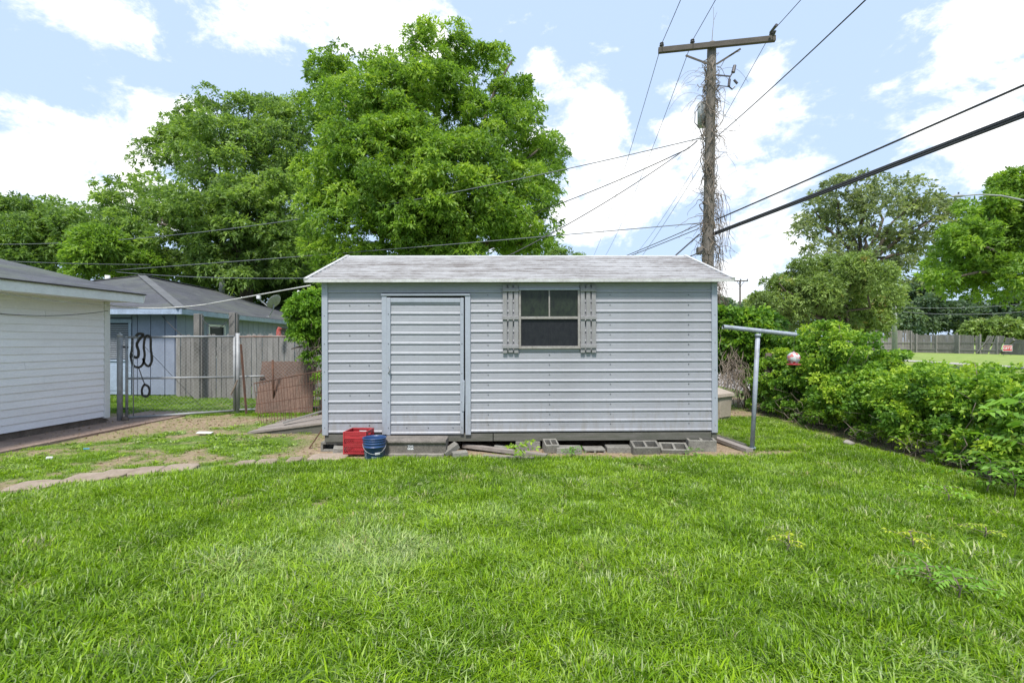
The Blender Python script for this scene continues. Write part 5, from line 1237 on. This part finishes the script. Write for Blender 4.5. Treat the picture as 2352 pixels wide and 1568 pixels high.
# ------------------------------------------------------------------ far things right
def small_pole(name, label, px, ytop, Y, armpx, armdy, mat, r=.12, double=False):
    X_ = sx(px, Y); zt = CAMH+(CY-ytop)*Y/F
    o = thing(name, label, 'utility pole', (X_, Y, 0)); mb = MB(); mb.tube([(X_, Y, 0), (X_, Y, zt)], [r*1.3, r*.8], 10); mb.build('shaft', mat, o, True, True)
    hw = armpx*Y/F/2; mb = MB(); mb.bar((X_-hw, Y-.15, zt-armdy), (X_+hw, Y-.15, zt-armdy+(.12 if double else 0)), .12, .14); mb.build('crossarm', mat, o, True)
    for s_ in (-1, 1): mb = MB(); mb.bar((X_+s_*hw*.5, Y-.15, zt-armdy-.05), (X_, Y-.12, zt-armdy-.7), .04, .05); mb.build('brace', mat, o, True)
    for s_ in (-.95, 0, .95): mb = MB(); mb.lathe([(.05, .05), (.05, .12), (.09, .13), (.05, .25), (.001, .26)], 8, c=(X_+s_*hw, Y-.15, zt-armdy)); mb.build('insulator', IM, o, True, True)
    return o
small_pole('utility_pole', 'small dark distant utility pole just right of the shed roof', 1700, 643, 60, 33, .1, M['armwood'])
small_pole('utility_pole', 'pale distant utility pole among the trees on the right', 2055, 588, 45, 60, .25, M['can'], .17, True)
tk = Vector((sx(2054, 44), 44, 0))
lamp = thing('street_lamp', 'street lamp arm reaching in from the right edge', 'street lamp', (sx(2430, 20), 20, 0)); X_ = sx(2430, 20)
mb = MB(); zt = CAMH+(CY-470)*20/F; mb.tube([(X_, 20, 0), (X_, 20, zt+.2)], [.12, .07], 12); mb.build('post', M['galv'], lamp, True, True)
mb = MB(); mb.tube([(X_, 20, zt-.1), P(2352, 460, 20), P(2300, 449, 20), P(2250, 446, 20), P(2212, 449, 20)], [.045, .04, .035, .03, .028], 8); mb.build('arm', M['galv'], lamp, True, True)
a = P(2218, 449, 20); b_ = P(2184, 451, 20); mb = MB(); mb.tube([a, a.lerp(b_, .3), a.lerp(b_, .7), b_], [.03, .075, .085, .02], 10); mb.v = [(v[0], v[1], a.z+(v[2]-a.z)*.75) for v in mb.v]; mb.build('lamp_head', M['galv'], lamp, True, True)
mb = MB(); c = P(2202, 445, 20); mb.tube([c, c+Vector((0, 0, .07))], .03, 8); mb.build('photocell', M['darkmetal'], lamp, True)
for j, (pa, pb_, ya, yb) in enumerate((((1990, 700), (2420, 690), 50, 48), ((2040, 712), (2420, 708), 52, 47))): wire('distant_wire', P(*pa, ya), P(*pb_, yb), .5, .025, M['wire_grey'], ['upper distant wire before the dark trees at right', 'lower distant wire before the dark trees at right'][j], 20)

# far fence
ff = thing('far_wooden_fence', 'long broken grey wooden fence across the far field', 'fence', (50, 60, 0))
fpts = [(1925, 62, 760), (1968, 62, 758), (2008, 61.5, 757), (2052, 61, 757), (2092, 60.5, 758), (2104, 60, 768), (2150, 58, 768), (2196, 56, 767), (2202, 55.5, 768), (2250, 53.5, 770), (2290, 52, 771), (2325, 50.5, 778), (2352, 49, 781), (2410, 47, 784)]
def fpt(q): return Vector((sx(q[0], q[1]), q[1], 0)), CAMH+(CY-q[2])*q[1]/F
random.seed(5)
for i in range(len(fpts)-1):
    (a, za), (b_, zb) = fpt(fpts[i]), fpt(fpts[i+1]); d = b_-a; l = d.length; d.normalize(); n_ = max(1, int(l/.15))
    mb = MB()
    for k in range(n_):
        s_ = (k+.5)/n_; c = a.lerp(b_, s_); zt = za+(zb-za)*s_+random.uniform(-.06, .04)
        if i >= 8 and random.random() < .06: continue
        tl = (.30 if i >= 9 else .0)+random.uniform(-.02, .02)
        mb.bar(c+Vector((0, .06, 0)), c+Vector((0, .06, zt))+d*zt*tl, .155 if i < 10 else .13, .02, (-d.y, d.x, 0))
    o = mb.build('picket_row', M['farfence'], ff, True); o['kind'] = 'stuff'
    for z in (.45, 1.25): mb = MB(); mb.bar(a+Vector((0, 0, z)), b_+Vector((0, 0, z)), .06, .12); mb.build('rail', M['greywood'], ff, True)
    mb = MB(); hp_ = za+.15 if i % 2 else za-.05; mb.bar(a-Vector((0, .08, 0)), a+Vector((0, -.08, hp_)), .14, .14); mb.build('post', M['greywood'], ff, True)
for (pa, ya, pb2, yb2) in (((2245, 809), 54, (2275, 772), 53), ((2298, 810), 52, (2330, 780), 50)): mb = MB(); a = P(*pa, ya-.4); a.z = max(a.z, 0); mb.bar(a, P(*pb2, yb2-.4), .16, .10); mb.build('diagonal_brace', M['greywood'], ff, True)
sg2 = thing('yard_sign', 'small red yard sign with white lettering before the far fence', 'sign', (sx(2314, 47), 47, 0))
a = P(2303, 806, 47); b_ = P(2325, 792, 47)
mb = MB(); mb.box((a.x, 46.98, a.z), (b_.x, 47.0, b_.z)); mb.build('board', M['white'], sg2, True)
mb = MB(); mb.box((a.x+.04, 46.972, a.z+.05), (b_.x-.04, 46.978, b_.z-.05)); mb.build('red_face', weathered('sign_red', (.55, .02, .03), (.45, .02, .03), .5), sg2, True)
for x_ in (a.x+.1, b_.x-.1): mb = MB(); mb.bar((x_, 47.01, 0), (x_, 47.01, a.z+.2), .02, .02); mb.build('leg', M['darkmetal'], sg2, True)
tcu = bpy.data.curves.new('lettering', 'FONT'); tcu.body = 'GETZ'; tcu.size = .34; tcu.align_x = 'CENTER'; tcu.align_y = 'CENTER'; tcu.extrude = .002; tcu.offset = .008
tob = bpy.data.objects.new('lettering', tcu); COL.objects.link(tob); dgp = bpy.context.evaluated_depsgraph_get(); tme = bpy.data.meshes.new_from_object(tob.evaluated_get(dgp)); bpy.data.objects.remove(tob)
o = mesh_obj('lettering', tme, M['white'], sg2, True); o.location = ((a.x+b_.x)/2, 46.965, (a.z+b_.z)/2); o.rotation_euler = (R(90), 0, 0)

# ------------------------------------------------------------------ trees
tree('shade_tree', 'tallest bright green tree with a rounded crown behind the shed', 'tree', 18, [(1005, 125, 66, .5), (960, 185, 66), (1095, 175, 66, 1), (775, 225, 60), (745, 285, 40), (1175, 140, 36), (1190, 250, 66, .6), (765, 165, 42, 1), (840, 160, 22), (890, 150, 18), (885, 235, 80, -1), (800, 270, 80), (1000, 270, 110, -1),
     (1110, 330, 110, 0), (1215, 370, 70), (1190, 470, 85), (1225, 560, 50), (760, 500, 62, -1.5), (790, 400, 90, -1), (900, 390, 130, -1.6), (1040, 450, 120, -1.8), (765, 590, 45, -1.5), (850, 530, 105, -1.8), (960, 560, 90, -1.6), (1080, 560, 90, -1), (1170, 565, 70), (740, 640, 30, -1.2), (1250, 420, 35), (1252, 500, 38), (1240, 340, 34), (1245, 570, 36), (700, 560, 26, -1.4), (900, 480, 85, -2.2), (1000, 520, 85, -2.3), (830, 470, 75, -1.9), (1100, 490, 85, -1.9), (960, 605, 60, -2), (860, 620, 55, -1.9), (1150, 520, 65, -1.5), (1080, 400, 85, -1.7), (940, 370, 80, -1.8), (1060, 600, 55, -2)],
     985, 700, .46, 35000, 6, .165, .056, M['leaf_main'], .30, 4.5, seedv=3, tint_mu=.5, tint_sd=.2)
tree('shade_tree', 'wide darker green tree left of the tallest one', 'tree', 24, [(430, 310, 46), (500, 270, 52), (570, 255, 52), (640, 275, 55), (700, 290, 55), (410, 390, 75), (500, 370, 90), (600, 370, 90), (690, 400, 90), (300, 470, 60), (370, 500, 90, -2), (480, 500, 100, -2.5), (590, 500, 100, -2), (690, 510, 90), (250, 560, 55), (310, 590, 70, -2), (420, 600, 90, -2.5), (540, 600, 90, -2), (660, 600, 85, -1), (235, 450, 28)],
     560, 520, .56, 21000, 6, .21, .072, M['leaf_dark'], .32, 4.5, seedv=5, tint_mu=.5, tint_sd=.2)
tree('shade_tree', 'lower hazy green tree at the far left edge', 'tree', 33, [(20, 510, 50), (80, 500, 45), (150, 500, 45), (200, 520, 40), (40, 570, 70), (130, 570, 75), (210, 590, 60), (-20, 560, 70), (90, 640, 70), (-80, 540, 80)],
     110, 200, .80, 8000, 6, .30, .10, M['leaf_dark'], .3, 4.0, seedv=6, tint_mu=.42, tint_sd=.16)
tree('small_tree', 'dense dark tree filling the gap behind the blue house', 'tree', 27, [(560, 640, 70), (640, 645, 70), (700, 640, 60), (480, 640, 60), (740, 600, 50), (600, 700, 60), (690, 700, 50), (400, 640, 50)], 620, 220, .7, 9000, 6, .24, .09, M['leaf_dark'], .2, 2.5, seedv=7, tint_mu=.15, tint_sd=.12)
tree('small_tree', 'yellow green bushy tree above the white garage roof', 'tree', 20, [(235, 585, 50), (285, 610, 40), (200, 620, 30), (330, 625, 35)], 250, 120, .5, 6000, 6, .17, .06, M['leaf_main'], .15, 2.5, seedv=8, tint_mu=.45, tint_sd=.15)
tree('oak_tree', 'dark open crowned tall oak on the right horizon', 'tree', 38, [(1865, 480, 38), (1920, 450, 42), (1985, 440, 38), (2050, 445, 38), (2115, 450, 38), (1850, 540, 32), (1920, 520, 55), (2010, 510, 60), (2090, 520, 60), (2150, 500, 45), (1890, 590, 42), (1960, 580, 50), (2060, 590, 60), (2140, 570, 45), (1960, 640, 50), (2080, 650, 50), (2180, 490, 20)],
     1975, 300, .58, 4000, 5, .32, .14, M['leaf_oak'], .35, 7, seedv=9, tint_mu=.5, tint_sd=.2)
tree('shade_tree', 'bright green tree leaning in from the right edge', 'tree', 22, [(2335, 440, 40), (2270, 500, 55), (2350, 510, 70), (2225, 560, 50), (2300, 580, 70), (2180, 600, 38), (2230, 640, 50), (2330, 650, 60), (2400, 560, 90), (2160, 640, 26), (2420, 460, 60)],
     2440, 280, .50, 10000, 6, .21, .078, M['leaf_main'], .28, 4, seedv=10, tint_mu=.42, tint_sd=.2)
tree('crape_myrtle', 'broad olive green flowering tree right of the shed', 'tree', 20, [(1800, 680, 40), (1850, 640, 36), (1900, 625, 32), (1960, 630, 36), (2010, 650, 34), (1760, 700, 30), (1870, 690, 50), (1950, 690, 55), (2030, 700, 38), (1920, 740, 40), (1830, 740, 40), (2000, 745, 36), (1790, 650, 14)],
     1930, 320, .42, 15000, 6, .13, .05, M['leaf_myrtle'], .16, 1.4, seedv=12, tint_mu=.45, tint_sd=.22)
farb = 'dark trees beyond the far fence'
for j, (Y, bl, bp, lb) in enumerate(((70, [(2110, 700, 42), (2080, 740, 36), (2130, 745, 30), (2130, 665, 26)], 2110, 'dark rounded tree behind the far fence, left one'), (72, [(2190, 735, 34), (2230, 725, 34), (2270, 740, 30), (2220, 755, 30)], 2230, 'blue green spreading bush behind the far fence, middle one'), (66, [(2320, 735, 36), (2370, 720, 50), (2290, 760, 22), (2340, 700, 36), (2420, 720, 60)], 2360, 'dark tall bush behind the far fence, at the right edge'), (62, [(2250, 765, 16), (2330, 768, 14), (2300, 760, 16)], 2330, 'low pale green bush over the broken fence end'), (60, [(1690, 745, 30), (1730, 735, 34), (1660, 730, 26), (1780, 745, 30)], 1720, 'distant low trees in the gap right of the shed'), (75, [(1960, 740, 30), (2010, 745, 30), (2050, 740, 30), (1900, 750, 30)], 2000, 'distant dark bushes behind the crape myrtle'))):
    tree('distant_bush', lb, 'bush', Y, bl, bp, 90, 1.2, 3200, 5, .5, .28, M['leaf_far'] if j != 3 else M['leaf_myrtle'], .2, 1.2, seedv=20+j, group=farb if j < 3 else None, tint_mu=.45, tint_sd=.2)
for j, (px0, px1, Y, lb) in enumerate(((-60, 420, 40, 'distant leafy undergrowth behind the garage'), (1240, 1640, 45, 'distant undergrowth low behind the shed roof'))):
    tree('distant_bush', lb, 'bush', Y, [(px0+(px1-px0)*k/7, 735, 48) for k in range(8)], (px0+px1)//2, 120, .9, 4200, 5, .35, .2, M['leaf_far'], .15, 1.2, seedv=30+j, tint_mu=.3)
tree('bare_shrub', 'half bare twiggy shrub top showing over the shed ridge', 'shrub', 14, [(1300, 592, 20), (1275, 590, 18), (1330, 600, 14)], 1300, 26, .16, 420, 5, .07, .028, M['leaf_dark'], .05, 2.2, seedv=33, dy=.3)

# shrub at the shed's left side
tree('privet_shrub', 'bright leafy shrub growing between the fence and shed corner', 'shrub', 9.0, [(715, 700, 24, 0), (695, 725, 32, 0), (728, 745, 34, .1), (700, 765, 26, 0), (735, 790, 24, .2), (725, 690, 18, .2)], 735, 150, .13, 5200, 5, .065, .034, M['leaf_shrub'], .035, 1.0, seedv=40, tint_mu=.5, tint_sd=.2)
random.seed(41); mb = MB()
for k in range(46):
    a = P(random.uniform(690, 742), random.uniform(765, 800), 8.9+random.uniform(-.1, .3)); b_ = P(random.uniform(672, 742), random.uniform(810, 925), 8.9+random.uniform(-.1, .3)); limb(mb, a, b_, .005, .002, .08, 6, 4)
tag(mb.build('hanging_vine', M['twig']), 'dry brown vine stems trailing over the rusty board', 'vine', kind='stuff')
C_, D_, L1, W1, T1, S1 = crown([tuple(P(p_[0], p_[1], 8.9))+(p_[2],) for p_ in ((720, 830, .16), (735, 870, .12), (700, 820, .10), (735, 905, .08))], 40, .06, 260, 4, .05, .03); ob = mesh_obj('vine_leaves', leaf_mesh('vine_leaves', C_, D_, L1, W1, T1, M['leaf_shrub']), None); tag(ob, 'sparse green vine leaves beside the rusty board', 'vine', kind='stuff')

# ------------------------------------------------------------------ vine hedge along the right fence
def hedge(name, label, cat, blobs, n_sub, sub_r, n_ros, per, ln, wd, mat, stems, seedv, **kw):
    random.seed(seedv); c = blobs[len(blobs)//2]
    root = thing(name, label, cat, (c[0], c[1], 0))
    Cc, Dd, Ln, Wd, T, S = crown(blobs, n_sub, sub_r, n_ros, per, ln, wd, **kw)
    ok = Cc[:, 2] > .02; Cc, Dd, Ln, Wd, T = Cc[ok], Dd[ok], Ln[ok], Wd[ok], T[ok]
    hz = Cc[:, 2]; T = np.clip(T+.0, 0, 1)
    mesh_obj('leaves', leaf_mesh('leaves', Cc, Dd, Ln, Wd, T, mat), None, root, True)
    mb = MB()
    for k in range(stems):
        b = blobs[random.randrange(len(blobs))]; a = Vector((b[0]+random.uniform(-.35, .25), b[1]+random.uniform(-.5, .5), -.02)); e = Vector((b[0]+random.uniform(-.5, .5), b[1]+random.uniform(-.5, .5), b[2]+random.uniform(-.2, .5)*b[3])); limb(mb, a, e, random.uniform(.004, .010), .002, .16, 6, 4)
    mb.build('stems', M['twig'], root, True, True); return root
bl = []
random.seed(51)
for k in range(15):     # low near part
    yy = 3.6+k*.30; bl.append((5.10+random.uniform(-.08, .08), yy, .42+random.uniform(-.04, .06), .36)); bl.append((5.12+random.uniform(-.1, .1), yy+.15, .66+random.uniform(-.06, .08), .32)); bl.append((5.75+random.uniform(-.15, .2), yy, .62, .42))
bl += [(4.92, 3.4+.33*k, .20, .22) for k in range(14)]+[(4.95, 5.2, .32, .30), (5.0, 4.4, .3, .32), (5.05, 3.7, .3, .35), (4.98, 6.1, .36, .32)]
h1 = hedge('vine_hedge', 'low sprawling vine hedge covering the fence in the right foreground', 'hedge', bl, 800, .12, 29000, 4, .054, .031, M['leaf_hedge'], 60, 52, low=-.8, tint_mu=.62, tint_sd=.22)
bl = []
for k in range(10):
    yy = 7.4+k*.26; zz = .55+.10*math.sin(k); bl.append((5.15+random.uniform(-.05, .1), yy, zz, .48)); bl.append((5.30, yy+.1, 1.05-.0*k, .42)); bl.append((5.9, yy, .7, .5))
bl += [(4.92, 7.5+.3*k, .20, .22) for k in range(8)]+[(5.22, 7.6, 1.28, .25), (5.25, 8.1, 1.38, .28), (5.35, 8.8, 1.3, .3)]
h2_ = hedge('vine_hedge', 'tall mounded vine hedge behind the bird feeder', 'hedge', bl, 560, .12, 19000, 4, .056, .034, M['leaf_hedge'], 70, 53, low=-.8, tint_mu=.55, tint_sd=.22)
bl = []
for k in range(8):
    s_ = k/7; bl.append((4.0+.95*s_+.2, 10.6-.6*s_, 1.35+.12*math.sin(k*2), .42)); bl.append((4.1+.95*s_+.1, 10.5-.5*s_, 1.75-.10*s_, .34)); 
    if k < 4: bl.append((4.0+.9*s_, 10.7, .9, .36))
h3_ = hedge('vine_hedge', 'tall dark leafed climbing vine beside the shed\'s right corner', 'hedge', bl, 300, .18, 9500, 4, .09, .065, M['leaf_hedge'], 60, 54, low=-.8, tint_mu=.40, tint_sd=.2)
# stems / posts carrying the tall vine
for j, (px, yb, r_, lb) in enumerate(((1714, 935, .045, 'dark gnarled vine trunk nearest the storage box'), (1765, 948, .07, 'thickest dark vine trunk right of the clothes post'), (1750, 940, .03, 'thin leaning vine stem beside the thickest trunk'))):
    b = gp(px, yb); mb = MB(); limb(mb, b-Vector((0, 0, .05)), b+Vector((random.uniform(-.1, .12), .05, 1.15)), r_*1.3, r_*.8, .07, 8, 8); tag(mb.build('climbing_vine', M['bark'], smooth=True), lb, 'vine')
random.seed(57); mb = MB()
for k in range(110):
    a = P(random.uniform(1655, 1712), random.uniform(770, 860), 10+random.uniform(-.3, .4)); b_ = P(random.uniform(1650, 1722), random.uniform(880, 925), 9.6+random.uniform(-.3, .3)); limb(mb, a, b_, .006, .003, .12, 6, 4)
tag(mb.build('dry_stems', M['twig']), 'thicket of dry brown stems behind the storage box', 'vine', kind='stuff')
# chain link fence inside the hedge
hf = thing('boundary_fence', 'chain link fence buried in the vine hedge on the right', 'fence', (4.95, 7, 0))
mb = MB(); chain_link(mb, (5.15, 3.2, 0), (5.15, 10.4, 0), .03, .82, .075, .0018); o = mb.build('chain_link_mesh', M['galv'], hf, True); o['kind'] = 'stuff'
for yy in (3.2, 5.6, 8.0, 10.4): mb = MB(); pipe(mb, (5.15, yy, -.05), (5.15, yy, .84), .025); mb.build('post', M['galv'], hf, True, True)
mb = MB(); pipe(mb, (5.15, 3.2, .82), (5.15, 10.4, .82), .02); mb.build('top_rail', M['galv'], hf, True, True)
# brown branches low in the hedge
random.seed(60); mb = MB()
for k in range(30):
    b = Vector((4.70+random.uniform(-.05, .3), random.uniform(3.8, 8.6), random.uniform(0, .1))); limb(mb, b, b+Vector((random.uniform(-.15, .3), random.uniform(-.7, .7), random.uniform(.05, .4))), .0045, .002, .10, 6, 4)
tag(mb.build('fallen_twigs', M['twig']), 'brown creeping stems along the foot of the hedge', 'twigs', kind='stuff')

# leafy sprigs and weeds
def compound(mb_leaves, root, tip, n, ln, wd):
    """a drooping compound leaf: pairs of leaflets along a stalk"""
    Cs, Ds = mb_leaves; r = Vector(root); t_ = Vector(tip); ax = (t_-r).normalized(); sd = ax.cross(Vector((0, 0, 1))).normalized()
    for k in range(n):
        s_ = .2+.8*k/(n-1); p = r.lerp(t_, s_); p.z += .06*math.sin(s_*3.1)*(t_-r).length*2-.10*s_*s_*(t_-r).length
        for sg3 in (-1, 1): Cs.append(p); Ds.append((sd*sg3+ax*.5+Vector((0, 0, -.15+random.uniform(-.2, .1)))).normalized())
    Cs.append(t_); Ds.append(ax)
def plant(name, label, cat, base, nfr, length, leaflets, ln, wd, tintv, height, seedv, mat='leaf_weed', group=None, spread=1.0):
    random.seed(seedv); base = Vector(base); root = thing(name, label, cat, base, group=group); Cs, Ds = [], []; st = MB()
    top = base+Vector((random.uniform(-.05, .05), 0, height)); st.tube([base-Vector((0, 0, .02)), base.lerp(top, .5)+Vector((.02, 0, 0)), top], [.006, .005, .003], 5)
    for k in range(nfr):
        a_ = k*2.4+random.uniform(-.3, .3); s_ = .35+.65*(k+1)/nfr; r = base.lerp(top, s_); L0 = length*random.uniform(.7, 1.1)*(1.15-.4*s_)
        tip_ = r+Vector((math.cos(a_)*L0*spread, math.sin(a_)*L0*spread, random.uniform(-.05, .35)*L0)); compound((Cs, Ds), r, tip_, leaflets, ln, wd); st.tube([r, r.lerp(tip_, .5)+Vector((0, 0, .05*L0)), tip_], [.003, .0022, .001], 4)
    st.build('stem', M['twig'], root, True, True); n = len(Cs)
    C1 = np.array([tuple(c) for c in Cs]); D1 = np.array([tuple(c) for c in Ds])
    mesh_obj('leaves', leaf_mesh('leaves', C1, D1, np.full(n, ln)*rng.uniform(.8, 1.15, n), np.full(n, wd), np.clip(rng.normal(tintv, .08, n), 0, 1), M[mat]), None, root, True)
plant('sapling', 'tall sapling with drooping compound leaves at the right edge', 'sapling', (4.38, 4.12, 0), 9, .34, 6, .11, .038, .45, 1.0, 61)
wg2 = 'self-sown seedlings in the lawn'
for j, (px, py, nf, L0, lf, ln, tv, h_, lb) in enumerate(((2265, 1125, 12, .30, 5, .07, .5, .30, 'large bright weed clump at the foot of the hedge'), (2330, 1140, 8, .24, 5, .06, .45, .26, 'bright leafy weed beside the right edge below the sapling'),
        (2180, 1150, 6, .2, 5, .05, .55, .16, 'pale weed seedling left of the large clump'), (2095, 1255, 6, .15, 5, .03, .97, .13, 'bright yellow seedling in the right lawn'), (1800, 1262, 5, .13, 5, .03, .95, .11, 'small yellow seedling furthest left in the right lawn'),
        (2130, 1335, 7, .22, 7, .04, .3, .12, 'green feathery seedling spread in the right lawn'), (2200, 1370, 6, .22, 7, .038, .4, .12, 'feathery seedling just right of the green spread one'), (2255, 1235, 5, .15, 5, .03, .8, .10, 'yellow green seedling near the hedge foot'),
        (1310, 1042, 9, .14, 5, .035, .05, .12, 'bluish weed growing against the sunken blocks'), (1600, 1042, 7, .12, 5, .03, .15, .09, 'small weed before the block at the shed corner'), (1195, 1050, 6, .2, 4, .07, .6, .2, 'grassy weed sprouting between the planks'))):
    p = gp(px, py+8); plant('seedling', lb, 'weed', (p.x, p.y, 0), nf, L0, lf, ln, ln*.42, tv, h_, 70+j, group=wg2)
# vine shoots standing out of the hedge
random.seed(80)
for j, (x_, y_, z_, lb) in enumerate(((5.1, 7.5, 1.45, 'long curved vine shoot rising above the tall hedge mound'), (5.4, 5.6, .95, 'upright vine shoot sticking out of the low hedge'))):
    plant('vine_shoot', lb, 'vine', (x_, y_, z_-.2), 7, .14, 4, .06, .03, .8, .38, 90+j, mat='leaf_hedge')
